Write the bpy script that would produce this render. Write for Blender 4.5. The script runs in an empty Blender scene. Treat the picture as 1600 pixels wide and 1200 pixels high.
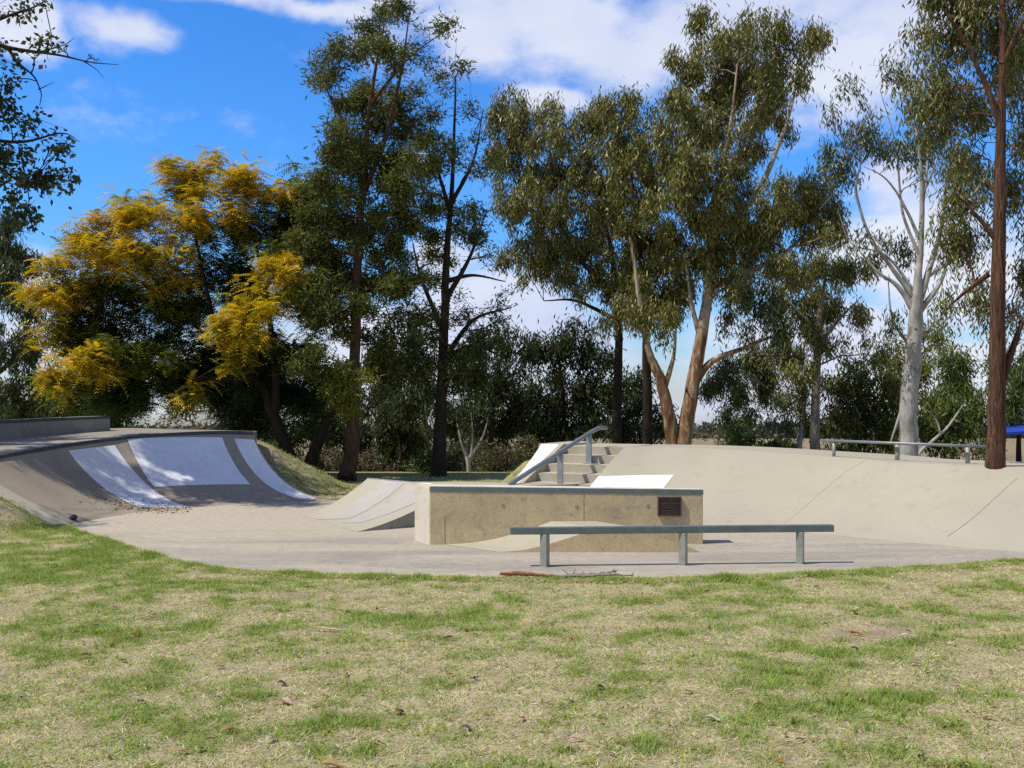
import bpy, bmesh, math, random
import numpy as np
from mathutils import Vector
R = math.radians
sc = bpy.context.scene
COL = sc.collection
F, H, YH = 1570.0, 1.6, 632.0          # focal length in photo pixels, eye height, eye-level row

def P(px, py, d):
    return np.array([(px - 800.0) / F * d, d, H - (py - YH) / F * d])
def G(px, py, z=0.0):
    d = (H - z) * F / (py - YH)
    return np.array([(px - 800.0) / F * d, d, z])

# ------------------------------------------------------------------ helpers
def tag(o, label=None, cat=None, group=None, kind=None):
    if label: o['label'] = label
    if cat: o['category'] = cat
    if group: o['group'] = group
    if kind: o['kind'] = kind
    return o
def empty(name, loc=(0, 0, 0), rz=0.0):
    o = bpy.data.objects.new(name, None); COL.objects.link(o)
    o.location = loc; o.rotation_euler = (0, 0, rz); o.empty_display_size = .3
    return o
def link(name, me, mat, parent=None, smooth=False):
    o = bpy.data.objects.new(name, me); COL.objects.link(o)
    if mat: me.materials.append(mat)
    if smooth: me.polygons.foreach_set('use_smooth', np.ones(len(me.polygons), dtype=bool))
    if parent:
        o.parent = parent
        o.location = -Vector(parent.location) if parent.rotation_euler.z == 0 else (0, 0, 0)
    return o
class MB:
    def __init__(s): s.v = []; s.f = []
    def add(s, vs, fs):
        n = len(s.v); s.v += [tuple(map(float, v)) for v in vs]; s.f += [tuple(i + n for i in f) for f in fs]; return s
    def box(s, c, size, rz=0.0, tilt=None):
        c = np.array(c, float); sx, sy, sz = np.array(size) / 2
        ca, sa = math.cos(rz), math.sin(rz)
        vs = []
        for z in (-sz, sz):
            for (x, y) in ((-sx, -sy), (sx, -sy), (sx, sy), (-sx, sy)):
                vs.append(c + np.array([x * ca - y * sa, x * sa + y * ca, z]))
        return s.add(vs, [(3, 2, 1, 0), (4, 5, 6, 7), (0, 1, 5, 4), (1, 2, 6, 5), (2, 3, 7, 6), (3, 0, 4, 7)])
    def bar(s, p, q, w, h, up=(0, 0, 1)):
        p, q = np.array(p, float), np.array(q, float); d = q - p; d /= np.linalg.norm(d)
        a = np.cross(d, up); a /= np.linalg.norm(a); b = np.cross(a, d)
        vs = []
        for e in (p, q):
            for (i, j) in ((-1, -1), (1, -1), (1, 1), (-1, 1)): vs.append(e + a * i * w / 2 + b * j * h / 2)
        return s.add(vs, [(0, 1, 2, 3), (7, 6, 5, 4), (0, 4, 5, 1), (1, 5, 6, 2), (2, 6, 7, 3), (3, 7, 4, 0)])
    def prism(s, poly_bot, poly_top):
        n = len(poly_bot)
        return s.add(list(poly_bot) + list(poly_top), [tuple(reversed(range(n))), tuple(range(n, 2 * n))] + [(i, (i + 1) % n, n + (i + 1) % n, n + i) for i in range(n)])
    def grid(s, pts):
        nu, nv = pts.shape[:2]
        return s.add(pts.reshape(-1, 3), [(i * nv + j, (i + 1) * nv + j, (i + 1) * nv + j + 1, i * nv + j + 1) for i in range(nu - 1) for j in range(nv - 1)])
    def tube(s, pts, rad, n=10, caps=True):
        pts = np.array(pts, float); rad = np.broadcast_to(np.array(rad, float), (len(pts),))
        v, f = tube_arrays(pts, rad, n)
        fs = [tuple(int(k) for k in x) for x in f]
        if caps: fs += [tuple(reversed(range(n))), tuple(range((len(pts) - 1) * n, len(pts) * n))]
        return s.add(v, fs)
    def build(s, name, mat, parent=None, smooth=False, bevel=0.0, fixn=True):
        me = bpy.data.meshes.new(name); me.from_pydata(s.v, [], s.f); me.update()
        if fixn or bevel:
            bm = bmesh.new(); bm.from_mesh(me)
            bmesh.ops.recalc_face_normals(bm, faces=bm.faces)
            if bevel:
                es = [e for e in bm.edges if len(e.link_faces) == 2 and e.calc_face_angle(0) > .6]
                bmesh.ops.bevel(bm, geom=es, offset=bevel, segments=2, affect='EDGES', profile=.5, clamp_overlap=True)
            bm.to_mesh(me); bm.free()
        return link(name, me, mat, parent, smooth)
def tube_arrays(pts, rad, n):
    m = len(pts); t = np.gradient(pts, axis=0); t /= np.linalg.norm(t, axis=1)[:, None] + 1e-9
    ref = np.array([0.31, 0.17, 0.93]) if abs(t[0, 2]) < .8 else np.array([1.0, 0.13, 0.1])
    a = np.cross(t, ref); a /= np.linalg.norm(a, axis=1)[:, None] + 1e-9
    b = np.cross(t, a)
    ang = np.arange(n) * 2 * math.pi / n
    v = pts[:, None, :] + rad[:, None, None] * (np.cos(ang)[None, :, None] * a[:, None, :] + np.sin(ang)[None, :, None] * b[:, None, :])
    i = np.arange(m - 1)[:, None] * n; j = np.arange(n)[None, :]; k = (np.arange(n)[None, :] + 1) % n
    f = np.stack([i + j, i + k, i + n + k, i + n + j], -1).reshape(-1, 4)
    return v.reshape(-1, 3), f
def np_mesh(name, v, f, tint=None):
    """mesh from numpy arrays; f is (n,k) with constant k"""
    me = bpy.data.meshes.new(name); n, k = f.shape
    me.vertices.add(len(v)); me.vertices.foreach_set('co', np.ascontiguousarray(v, dtype=np.float32).ravel())
    me.loops.add(n * k); me.loops.foreach_set('vertex_index', np.ascontiguousarray(f, dtype=np.int32).ravel())
    me.polygons.add(n); me.polygons.foreach_set('loop_start', np.arange(0, n * k, k, dtype=np.int32))
    try: me.polygons.foreach_set('loop_total', np.full(n, k, dtype=np.int32))
    except Exception: pass
    me.update(calc_edges=True)
    if tint is not None:
        at = me.attributes.new('tint', 'FLOAT_COLOR', 'POINT')
        c = np.ones((len(v), 4), dtype=np.float32); c[:, :3] = tint
        at.data.foreach_set('color', c.ravel())
    return me
def vnoise(x, y, seed=0):
    xi, yi = np.floor(x), np.floor(y); fx, fy = x - xi, y - yi
    fx = fx * fx * (3 - 2 * fx); fy = fy * fy * (3 - 2 * fy)
    def h(a, b):
        t = np.sin(a * 127.1 + b * 311.7 + seed * 74.7) * 43758.5453
        return t - np.floor(t)
    return (h(xi, yi) * (1 - fx) + h(xi + 1, yi) * fx) * (1 - fy) + (h(xi, yi + 1) * (1 - fx) + h(xi + 1, yi + 1) * fx) * fy
def fbm(x, y, seed=0, o=4):
    r = 0; a = .5; n = 0
    for i in range(o):
        r = r + a * vnoise(x * 2 ** i, y * 2 ** i, seed + i * 13); n += a; a *= .5
    return r / n
def sstep(a, b, x):
    t = np.clip((x - a) / (b - a), 0, 1); return t * t * (3 - 2 * t)
def cr(ctrl, n):
    """Catmull-Rom through control rows"""
    c = np.array(ctrl, float); c = np.vstack([2 * c[0] - c[1], c, 2 * c[-1] - c[-2]])
    m = len(c) - 3; out = []
    for t in np.linspace(0, m, n):
        i = min(int(t), m - 1); u = t - i; p0, p1, p2, p3 = c[i:i + 4]
        out.append(.5 * ((2 * p1) + (-p0 + p2) * u + (2 * p0 - 5 * p1 + 4 * p2 - p3) * u * u + (-p0 + 3 * p1 - 3 * p2 + p3) * u ** 3))
    return np.array(out)

# ------------------------------------------------------------------ materials
def new_mat(name):
    m = bpy.data.materials.new(name); m.use_nodes = True
    nt = m.node_tree; return m, nt, nt.nodes['Principled BSDF']
def nd(nt, typ, **kw):
    n = nt.nodes.new(typ)
    for k, v in kw.items(): setattr(n, k, v)
    return n
def ramp(nt, fac, stops, interp='LINEAR'):
    r = nd(nt, 'ShaderNodeValToRGB'); e = r.color_ramp.elements; r.color_ramp.interpolation = interp
    while len(e) < len(stops): e.new(.5)
    for el, (p, c) in zip(e, stops):
        el.position = p; el.color = (*c, 1) if len(c) == 3 else c
    nt.links.new(fac, r.inputs[0]); return r.outputs[0]
def noise(nt, vec, scale, detail=6, rough=.6, dist=0.0):
    n = nd(nt, 'ShaderNodeTexNoise'); n.inputs['Scale'].default_value = scale; n.inputs['Detail'].default_value = detail
    n.inputs['Roughness'].default_value = rough; n.inputs['Distortion'].default_value = dist
    if vec: nt.links.new(vec, n.inputs['Vector'])
    return n.outputs['Fac']
def objco(nt, scale=(1, 1, 1), rot=(0, 0, 0)):
    g = nd(nt, 'ShaderNodeNewGeometry'); m = nd(nt, 'ShaderNodeMapping'); m.inputs['Scale'].default_value = scale
    m.inputs['Rotation'].default_value = rot
    nt.links.new(g.outputs['Position'], m.inputs['Vector']); return m.outputs['Vector']
def mixc(nt, fac, a, b, mode='MIX'):
    m = nd(nt, 'ShaderNodeMix', data_type='RGBA', blend_type=mode)
    for inp, v in ((m.inputs[0], fac), (m.inputs[6], a), (m.inputs[7], b)):
        if hasattr(v, 'is_linked'): nt.links.new(v, inp)
        elif isinstance(v, (int, float)): inp.default_value = v
        else: inp.default_value = (*v, 1)
    return m.outputs[2]
def bump(nt, b, h, strength, dist=.01):
    n = nd(nt, 'ShaderNodeBump'); n.inputs['Strength'].default_value = strength; n.inputs['Distance'].default_value = dist
    nt.links.new(h, n.inputs['Height']); nt.links.new(n.outputs[0], b.inputs['Normal'])
def scuffs(nt, v, dark, scale=.9):
    a = noise(nt, v, scale, 2, .4, 2.2); b = noise(nt, v, scale * 1.7, 3, .5, 1.2); m = noise(nt, v, 1.3, 3, .6)
    la = ramp(nt, a, [(.485, (1, 1, 1)), (.498, (dark,) * 3), (.502, (dark,) * 3), (.512, (1, 1, 1))]); lb = ramp(nt, b, [(.535, (1, 1, 1)), (.543, (dark + .06,) * 3), (.552, (1, 1, 1))])
    l = mixc(nt, 1.0, la, lb, 'MULTIPLY')
    return mixc(nt, ramp(nt, m, [(.42, (0, 0, 0)), (.6, (1, 1, 1))]), (1, 1, 1), l)
def concrete(name, base, dark, stain=None, big=.9, grain=60, speck=.35, rough=.85, stretch=(1, 1, 1), stain_lo=.52, stain_hi=.7, bumps=.25):
    m, nt, b = new_mat(name); v = objco(nt, stretch)
    v1 = objco(nt)
    n1 = noise(nt, v, big, 8, .65, .6); n2 = noise(nt, v1, grain, 4, .7); n3 = noise(nt, v, big * 3.7, 8, .7, .3)
    c = ramp(nt, n1, [(.3, dark), (.62, base)])
    if stain:
        c = mixc(nt, ramp(nt, n3, [(stain_lo, (0, 0, 0)), (stain_hi, (1, 1, 1))]), c, stain)
    c = mixc(nt, 1.0, c, scuffs(nt, v1, .90), 'MULTIPLY')
    g = ramp(nt, n2, [(.25, (1 - speck,) * 3), (.75, (1 + speck * .45,) * 3)])
    c = mixc(nt, 1.0, c, g, 'MULTIPLY')
    nt.links.new(c, b.inputs['Base Color']); b.inputs['Roughness'].default_value = rough
    b.inputs['Specular IOR Level'].default_value = .25
    bump(nt, b, n2, bumps, .004)
    return m
M_floor = None
def floor_mat():
    m, nt, b = new_mat('floor_concrete')
    vs = objco(nt, (.35, 1.5, 1)); v = objco(nt)
    n1 = noise(nt, vs, 1.1, 8, .68, .5); n2 = noise(nt, v, 95, 3, .75); n3 = noise(nt, v, .45, 4, .5); n4 = noise(nt, objco(nt, (1.2, 9, 1)), 2.2, 6, .7, .3); n5 = noise(nt, objco(nt, (.6, 1.6, 1)), 16, 6, .8, .4)
    c = ramp(nt, n1, [(.36, (.31, .295, .265)), (.52, (.415, .383, .33)), (.68, (.50, .452, .375))])
    # clean cream sweep further from the lawn edge
    g = nd(nt, 'ShaderNodeNewGeometry'); sp = nd(nt, 'ShaderNodeSeparateXYZ'); nt.links.new(g.outputs['Position'], sp.inputs[0])
    ad = nd(nt, 'ShaderNodeMath', operation='MULTIPLY_ADD'); nt.links.new(n1, ad.inputs[0]); ad.inputs[1].default_value = 2.6; nt.links.new(sp.outputs['Y'], ad.inputs[2])
    mr = nd(nt, 'ShaderNodeMapRange'); nt.links.new(ad.outputs[0], mr.inputs[0]); mr.inputs[1].default_value = 12.3; mr.inputs[2].default_value = 14.2
    c = mixc(nt, mr.outputs[0], c, (.485, .438, .358))
    c = mixc(nt, ramp(nt, n4, [(.5, (0, 0, 0)), (.66, (.55, .55, .55))]), c, (.35, .325, .29))
    c = mixc(nt, 1.0, c, ramp(nt, n2, [(.3, (.5, .5, .5)), (.5, (.97, .97, .97)), (.72, (1.3, 1.28, 1.24))]), 'MULTIPLY')
    c = mixc(nt, 1.0, c, ramp(nt, n5, [(.34, (.72, .71, .685)), (.5, (1, .985, .95)), (.66, (1.14, 1.11, 1.03))]), 'MULTIPLY')
    nt.links.new(c, b.inputs['Base Color']); b.inputs['Roughness'].default_value = .9; b.inputs['Specular IOR Level'].default_value = .2
    c = None
    bump(nt, b, n2, .5, .006); return m
M_floor = floor_mat()
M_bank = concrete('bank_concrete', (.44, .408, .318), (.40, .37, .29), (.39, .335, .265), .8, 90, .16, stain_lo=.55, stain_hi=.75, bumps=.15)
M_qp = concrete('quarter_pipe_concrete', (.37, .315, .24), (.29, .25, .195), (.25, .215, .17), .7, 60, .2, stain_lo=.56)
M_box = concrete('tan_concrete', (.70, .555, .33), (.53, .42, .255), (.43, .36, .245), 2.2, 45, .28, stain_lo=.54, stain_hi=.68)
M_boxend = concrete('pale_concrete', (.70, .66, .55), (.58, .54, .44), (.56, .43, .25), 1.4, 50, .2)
M_step = concrete('step_concrete', (.50, .46, .37), (.40, .36, .29), (.46, .37, .22), 1.9, 60, .22)
M_oldledge = concrete('weathered_concrete', (.34, .33, .28), (.25, .24, .2), (.13, .12, .1), 1.8, 40, .3, stain_lo=.58, stain_hi=.72)
M_grey = concrete('grey_concrete', (.36, .35, .30), (.28, .27, .23), (.22, .21, .18), 2, 60, .25)
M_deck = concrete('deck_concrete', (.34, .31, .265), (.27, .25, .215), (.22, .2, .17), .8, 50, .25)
def paint(name, col, wear, scale=3.2):
    m, nt, b = new_mat(name); v = objco(nt); n1 = noise(nt, v, scale, 8, .7, .6); n2 = noise(nt, v, 60, 3, .7)
    c = ramp(nt, n1, [(.3, wear), (.55, col)])
    c = mixc(nt, 1.0, c, ramp(nt, n2, [(.2, (.88,) * 3), (.6, (1.02,) * 3)]), 'MULTIPLY')
    c = mixc(nt, 1.0, c, scuffs(nt, v, .86, 1.4), 'MULTIPLY'); dr = noise(nt, v, 5, 6, .75, .5); c = mixc(nt, ramp(nt, dr, [(.56, (0, 0, 0)), (.72, (.5, .5, .5))]), c, tuple(q * .72 for q in wear))
    nt.links.new(c, b.inputs['Base Color']); b.inputs['Roughness'].default_value = .6; bump(nt, b, n2, .12, .003); return m
M_white = paint('white_paint', (.80, .81, .84), (.70, .71, .74))
M_greypaint = paint('grey_paint', (.44, .42, .385), (.41, .385, .335))
def metal(name, col, dark, rough=.5, met=.0, scale=8):
    m, nt, b = new_mat(name); v = objco(nt); n1 = noise(nt, v, scale, 7, .7, .4); n2 = noise(nt, v, 70, 3, .7)
    c = ramp(nt, n1, [(.35, dark), (.62, col)])
    c = mixc(nt, 1.0, c, ramp(nt, n2, [(.2, (.8,) * 3), (.65, (1.06,) * 3)]), 'MULTIPLY')
    nt.links.new(c, b.inputs['Base Color']); b.inputs['Roughness'].default_value = rough; b.inputs['Metallic'].default_value = met; return m
M_steel = metal('painted_steel', (.175, .225, .22), (.125, .165, .165), .45, .25)
M_post = metal('galvanised_post', (.36, .38, .33), (.24, .27, .24), .55, .25)
M_galv = metal('galvanised_pipe', (.42, .46, .46), (.3, .34, .35), .4, .4)
M_rail = metal('dull_rail_steel', (.26, .30, .31), (.19, .22, .23), .45, .35)
M_coping = metal('coping_steel', (.085, .095, .11), (.05, .055, .065), .55, .3)
M_bronze = metal('bronze', (.055, .032, .025), (.035, .02, .018), .45, .3, 20)
M_bronze2 = metal('bronze_lettering', (.17, .11, .085), (.12, .08, .06), .45, .3, 20)
M_blackwood = metal('dark_timber', (.03, .028, .03), (.018, .017, .018), .7, 0, 5)
M_dark = metal('dark_joint', (.36, .31, .24), (.29, .25, .195), .95, 0, 5)
M_blue = metal('blue_shadecloth', (.012, .05, .42), (.01, .035, .3), .75, 0, 1.2)
M_pale = metal('pale_paint', (.6, .64, .7), (.5, .54, .6), .5, 0, 3)

def leaf_mat(name, gloss=.35, rough=.45, trans=.3):
    m, nt, b = new_mat(name)
    at = nd(nt, 'ShaderNodeAttribute', attribute_name='tint')
    b.inputs['Roughness'].default_value = rough; b.inputs['Specular IOR Level'].default_value = gloss
    nt.links.new(at.outputs['Color'], b.inputs['Base Color'])
    tr = nd(nt, 'ShaderNodeBsdfTranslucent')
    hs = nd(nt, 'ShaderNodeHueSaturation'); hs.inputs['Saturation'].default_value = 1.15; hs.inputs['Value'].default_value = 1.3
    nt.links.new(at.outputs['Color'], hs.inputs['Color']); nt.links.new(hs.outputs[0], tr.inputs['Color'])
    mx = nd(nt, 'ShaderNodeMixShader'); mx.inputs[0].default_value = trans
    nt.links.new(b.outputs[0], mx.inputs[1]); nt.links.new(tr.outputs[0], mx.inputs[2])
    nt.links.new(mx.outputs[0], nt.nodes['Material Output'].inputs['Surface']); return m
M_leaf = leaf_mat('gum_leaf', .55, .40, .24)
M_frond = leaf_mat('fern_leaf', .25, .55, .35)
M_broad = leaf_mat('broad_leaf', .4, .4, .25)
M_blade = leaf_mat('grass_blade', .2, .6, .3)
M_litter = leaf_mat('dry_leaf', .25, .6, .15)
def bark(name, stops, scale=(6, 6, .8), sc2=3.0, bs=.8, patch=None):
    m, nt, b = new_mat(name); v = objco(nt, scale); n1 = noise(nt, v, sc2, 8, .7, 1.2)
    c = ramp(nt, n1, stops)
    if patch:
        n2 = noise(nt, objco(nt, (1, 1, .38)), 2.6, 6, .6, .8)
        c = mixc(nt, ramp(nt, n2, [(patch[1], (0, 0, 0)), (patch[2], (1, 1, 1))]), c, patch[0])
        if len(patch) > 3:   # brown stocking of old bark near the ground
            g = nd(nt, 'ShaderNodeNewGeometry'); sp = nd(nt, 'ShaderNodeSeparateXYZ'); nt.links.new(g.outputs['Position'], sp.inputs[0])
            ad = nd(nt, 'ShaderNodeMath', operation='MULTIPLY_ADD'); nt.links.new(n2, ad.inputs[0]); ad.inputs[1].default_value = -5.0; nt.links.new(sp.outputs['Z'], ad.inputs[2])
            mr = nd(nt, 'ShaderNodeMapRange'); nt.links.new(ad.outputs[0], mr.inputs[0]); mr.inputs[1].default_value = patch[3]; mr.inputs[2].default_value = patch[3] + .8
            mr.inputs[3].default_value = 1; mr.inputs[4].default_value = 0
            c2 = ramp(nt, n1, [(.32, (.05, .025, .015)), (.48, (.20, .105, .055)), (.56, (.30, .19, .11)), (.62, (.48, .42, .33))])
            c = mixc(nt, mr.outputs[0], c, c2)
    nt.links.new(c, b.inputs['Base Color']); b.inputs['Roughness'].default_value = .9; b.inputs['Specular IOR Level'].default_value = .15
    bump(nt, b, n1, bs, .03); return m
B_dark = bark('dark_bark', [(.3, (.012, .009, .007)), (.7, (.075, .055, .04))])
B_brown = bark('brown_bark', [(.32, (.025, .015, .010)), (.55, (.12, .07, .045)), (.75, (.23, .14, .09))])
B_iron = bark('ironbark', [(.34, (.02, .01, .007)), (.5, (.10, .052, .032)), (.7, (.235, .14, .09))], (9, 9, .7), 3.2, 1.0)
B_white = bark('white_bark', [(.3, (.20, .195, .19)), (.6, (.43, .415, .395))], (2, 2, .8), 2.5, .25, ((.17, .15, .14), .5, .64))
B_twin = bark('peeling_bark', [(.35, (.26, .21, .15)), (.65, (.55, .47, .36))], (3, 3, .6), 2.5, .4, ((.16, .085, .045), .52, .6, .2))
B_grey = bark('grey_bark', [(.3, (.12, .10, .085)), (.65, (.33, .28, .23))], (5, 5, .8), 3, .6)

# ------------------------------------------------------------------ quarter pipe surface
QB = cr([(-5.9, 13.5), (-5.75, 14.2), (-5.55, 14.9), (-5.1, 15.5), (-4.5, 16.0), (-3.9, 16.4), (-3.08, 17.0)], 61)
QC = cr([(-7.4, 13.6, .81), (-7.3, 14.6, .86), (-7.13, 16.0, .937), (-6.65, 17.4, 1.024), (-5.93, 17.9, 1.07), (-5.16, 18.0, 1.095), (-4.62, 17.9, 1.087)], 61)
QD = cr([(-9.9, 14.2, .93), (-9.6, 15.8, .98), (-9.2, 17.5, 1.03), (-8.1, 20.2, 1.12), (-6.7, 20.2, 1.10), (-5.6, 19.8, 1.09), (-4.9, 19.3, 1.087)], 61)
def qp(u, s):
    u = np.asarray(u, float); s = np.asarray(s, float); t = u * 60
    k = np.arange(61)
    B = np.stack([np.interp(t, k, QB[:, i]) for i in range(2)], -1); C = np.stack([np.interp(t, k, QC[:, i]) for i in range(3)], -1)
    h = C[..., 2]; run = np.linalg.norm(C[..., :2] - B, axis=-1); Rr = (run ** 2 + h ** 2) / (2 * h)
    arc = (Rr - np.sqrt(Rr ** 2 - (run * s) ** 2)) / h; a = .15 + .85 * sstep(0, .45, u)
    z = h * ((1 - a) * s + a * arc)
    xy = B + (C[..., :2] - B) * s[..., None]
    return np.concatenate([xy, z[..., None]], -1)
# bank surface
BB = cr([(.66, 14.1), (1.5, 13.75), (2.5, 13.2), (3.3, 12.75), (3.95, 12.3), (5.3, 11.07), (6.5, 10.4)], 61)
BT = cr([(1.84, 16.42, .9), (2.52, 16.5, .895), (3.37, 16.05, .885), (4.56, 14.9, .84), (5.27, 13.8, .81), (6.53, 12.8, .80), (7.9, 12.1, .78)], 61)
def bk(u, s):
    u = np.asarray(u, float); s = np.asarray(s, float); t = u * 60; k = np.arange(61)
    B = np.stack([np.interp(t, k, BB[:, i]) for i in range(2)], -1); T = np.stack([np.interp(t, k, BT[:, i]) for i in range(3)], -1)
    z = T[..., 2] * (s + .10 * np.sin(s * math.pi) * (s - .62) * 1.6)
    return np.concatenate([B + (T[..., :2] - B) * s[..., None], z[..., None]], -1)
_uu, _ss = np.meshgrid(np.linspace(0, 1, 301), np.linspace(0, 1, 201), indexing='ij')
def inv(surf, px, py):
    q = surf(_uu, _ss); x = 800 + q[..., 0] / q[..., 1] * F; y = YH + (H - q[..., 2]) / q[..., 1] * F
    k = np.argmin((x - px) ** 2 + (y - py) ** 2); return _uu.ravel()[k], _ss.ravel()[k]
def patch(surf, corners, nu=20, nv=24, off=.004):
    c = [np.array(inv(surf, *p)) for p in corners]      # TL, TR, BR, BL
    a, b = np.meshgrid(np.linspace(0, 1, nu), np.linspace(0, 1, nv), indexing='ij')
    uv = (c[0] * ((1 - a) * (1 - b))[..., None] + c[1] * (a * (1 - b))[..., None] + c[2] * (a * b)[..., None] + c[3] * ((1 - a) * b)[..., None])
    u, s = np.clip(uv[..., 0], 0, 1), np.clip(uv[..., 1], 0, 1); p = surf(u, s)
    du = surf(np.clip(u + .004, 0, 1), s) - surf(np.clip(u - .004, 0, 1), s); ds = surf(u, np.clip(s + .004, 0, 1)) - surf(u, np.clip(s - .004, 0, 1))
    n = np.cross(ds, du); n /= np.linalg.norm(n, axis=-1)[..., None] + 1e-9; n *= np.sign(n[..., 2:3] + 1e-9)
    return p + n * off
SA, SU, SV, SW = np.array([.5, 17.1]), np.array([-.454, -.891]), np.array([.891, -.454]), 1.5
def st(k, v, z):
    q = SA + SU * k + SV * v; return np.array([q[0], q[1], z])
def wslope(k):   # white slope beside the stairs
    s = 1 - k / 2.4; Rr = (2.4 ** 2 + .81) / 1.8; arc = (Rr - np.sqrt(Rr ** 2 - (2.4 * s) ** 2)); return .93 * (.45 * s + .55 * arc / .9)

# ------------------------------------------------------------------ terrain
FRONT = [G(*p)[:2] for p in ((60, 806), (116, 829), (189, 851), (304, 883), (400, 893), (520, 898), (700, 901), (850, 904), (1000, 905), (1100, 902), (1200, 898), (1300, 893), (1400, 888), (1500, 882), (1600, 876))]
FRONT = [np.array([-5.95, 13.25])] + FRONT[1:] + [np.array([6.6, 10.5])]
FLOOR = [np.array(p) for p in FRONT] + [np.array(p) for p in ((6.4, 11.0), (5.2, 11.9), (3.3, 13.6), (1.5, 14.6), (-.2, 15.3), (-1.6, 16.9), (-3.0, 17.15), (-4.5, 16.3), (-5.6, 15.2), (-6.0, 14.2))]
def inside(x, y, poly):
    r = np.zeros(x.shape, bool); n = len(poly)
    for i in range(n):
        x1, y1 = poly[i][:2]; x2, y2 = poly[(i + 1) % n][:2]
        c = ((y1 > y) != (y2 > y)) & (x < (x2 - x1) * (y - y1) / (y2 - y1 + 1e-12) + x1); r ^= c
    return r
QPOLY = list(QB) + list(QC[::-1, :2][:1]) + list(QD[::-1, :2]) + [QC[0, :2]]
e_s = np.linspace(0, 1, 12)
QENV = qp(np.ones(60), np.linspace(0, 1, 60)); q_end0 = qp(np.zeros(12), e_s); q_end1 = qp(np.ones(12), e_s)
STRIP_OUT = q_end0 + np.array([-.03, -.27, -.035])
def wsl(a, sl): return np.hstack([a, np.full((len(a), 1), sl)])
QSAMP = np.vstack([STRIP_OUT, cr([STRIP_OUT[-1], QD[0] + np.array([0, -.25, -.02])], 10), QD[::2][:-2]])
QSAMP = np.vstack([wsl(QSAMP, .55), wsl(q_end1 * np.array([1, 1, .92]), 1.25), wsl(QD[-4:], .9), wsl(cr([QD[-1], QC[-1]], 8), 1.1)])
def off_line(T, w):
    t = np.gradient(T[:, :2], axis=0); t /= np.linalg.norm(t, axis=1)[:, None]
    return T[:, :2] + np.stack([-t[:, 1], t[:, 0]], -1) * w
BDK = np.hstack([off_line(BT, 1.5), BT[:, 2:] - .01])
ks = np.linspace(0, 2.4, 40)
WEDGE = np.array([st(k, 0, wslope(k)) for k in ks])
PLAT = np.array([st(-1.4, -.05, .9), st(-1.5, .8, .9), st(-1.4, SW, .9)])
BSAMP = np.vstack([wsl(WEDGE * np.array([1, 1, .86]), .95), wsl(cr([st(0, 0, .92), st(-1.4, -.05, .9)], 6), .9), wsl(np.vstack([ cr(PLAT, 8), BDK[4::2], cr([BDK[-1], BT[-1]], 5), bk(np.ones(10), np.linspace(1, 0, 10))]), .62)])
BPOLY = [st(2.4, 0, 0)[:2], st(0, 0, 0)[:2], st(-1.4, -.05, 0)[:2], st(-1.4, SW, 0)[:2]] + list(BDK[4:, :2]) + [BT[-1, :2], BB[-1]] + list(BB[::-1])
def base_h(y):
    return np.interp(y, [-3000, 23.3, 26, 30, 34, 60, 100, 200, 500, 3000], [-.015, -.015, -.14, -.65, -1.15, -1.5, -2.3, -5.4, -15, -95])
def terrain(x, y):
    z = base_h(y).astype(float)
    sh = x.shape; xf, yf = x.ravel(), y.ravel(); zf = z.ravel().copy()
    near = np.where((np.abs(xf) < 16) & (yf > 4) & (yf < 32))[0]
    for S, E in ((QSAMP, QENV), (BSAMP, WEDGE)):
        best = np.full(len(near), -9.0)
        for (sx, sy, sz, sl) in S:
            best = np.maximum(best, sz - .03 - sl * np.hypot(xf[near] - sx, yf[near] - sy))
        env = np.full(len(near), 9.0)
        for (sx, sy, sz) in E:
            env = np.minimum(env, sz * .88 - .015 + .30 * np.hypot(xf[near] - sx, yf[near] - sy))
        best = np.minimum(best, env)
        b0 = zf[near]; k = .08
        zf[near] = np.where(best > b0 - k, np.maximum(best, b0) + np.maximum(0, k - np.abs(best - b0)) ** 2 / (4 * k) * 1.0, b0)
    zf[near] = np.where(inside(xf[near], yf[near], FLOOR), np.minimum(zf[near], -.06), zf[near])
    # gentle unevenness of the lawn
    zf[near] += (fbm(xf[near] * .7, yf[near] * .7, 5) - .5) * .05 * (yf[near] < 8.9)
    return zf.reshape(sh)
def shrink(poly, d):
    p = np.array([q[:2] for q in poly]); c = p.mean(0); v = p - c; L = np.linalg.norm(v, axis=1)[:, None]; return p - v / L * d
def bumpg(x, y, lst):
    r = np.zeros_like(x)
    for (px, py, rx, ry, a) in lst:
        d = H * F / (py - YH); cx = (px - 800) / F * d
        r += a * np.exp(-((x - cx) / (rx * d / F)) ** 2 - ((y - d) / (ry * d * d / F / H)) ** 2)
    return r
GREEN = [(60, 800, 110, 25, .35), (170, 850, 120, 30, .30), (90, 900, 120, 35, .25), (240, 985, 160, 35, .35), (120, 940, 120, 30, .25), (50, 880, 60, 30, .2), (520, 910, 200, 9, .25), (400, 960, 90, 18, .3), (850, 960, 160, 14, .36), (650, 975, 120, 14, .3), (1120, 925, 160, 12, .34), (1250, 960, 130, 9, .34), (1420, 955, 160, 12, .36),
         (1500, 1000, 170, 16, .36), (1330, 1015, 120, 12, .3), (1180, 985, 120, 14, .25), (1550, 925, 90, 10, .34), (470, 1090, 80, 25, .12), (1000, 935, 160, 10, .2), (330, 1120, 80, 25, .1), (450, 1150, 120, 25, .1), (760, 955, 120, 10, .2)]
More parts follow.
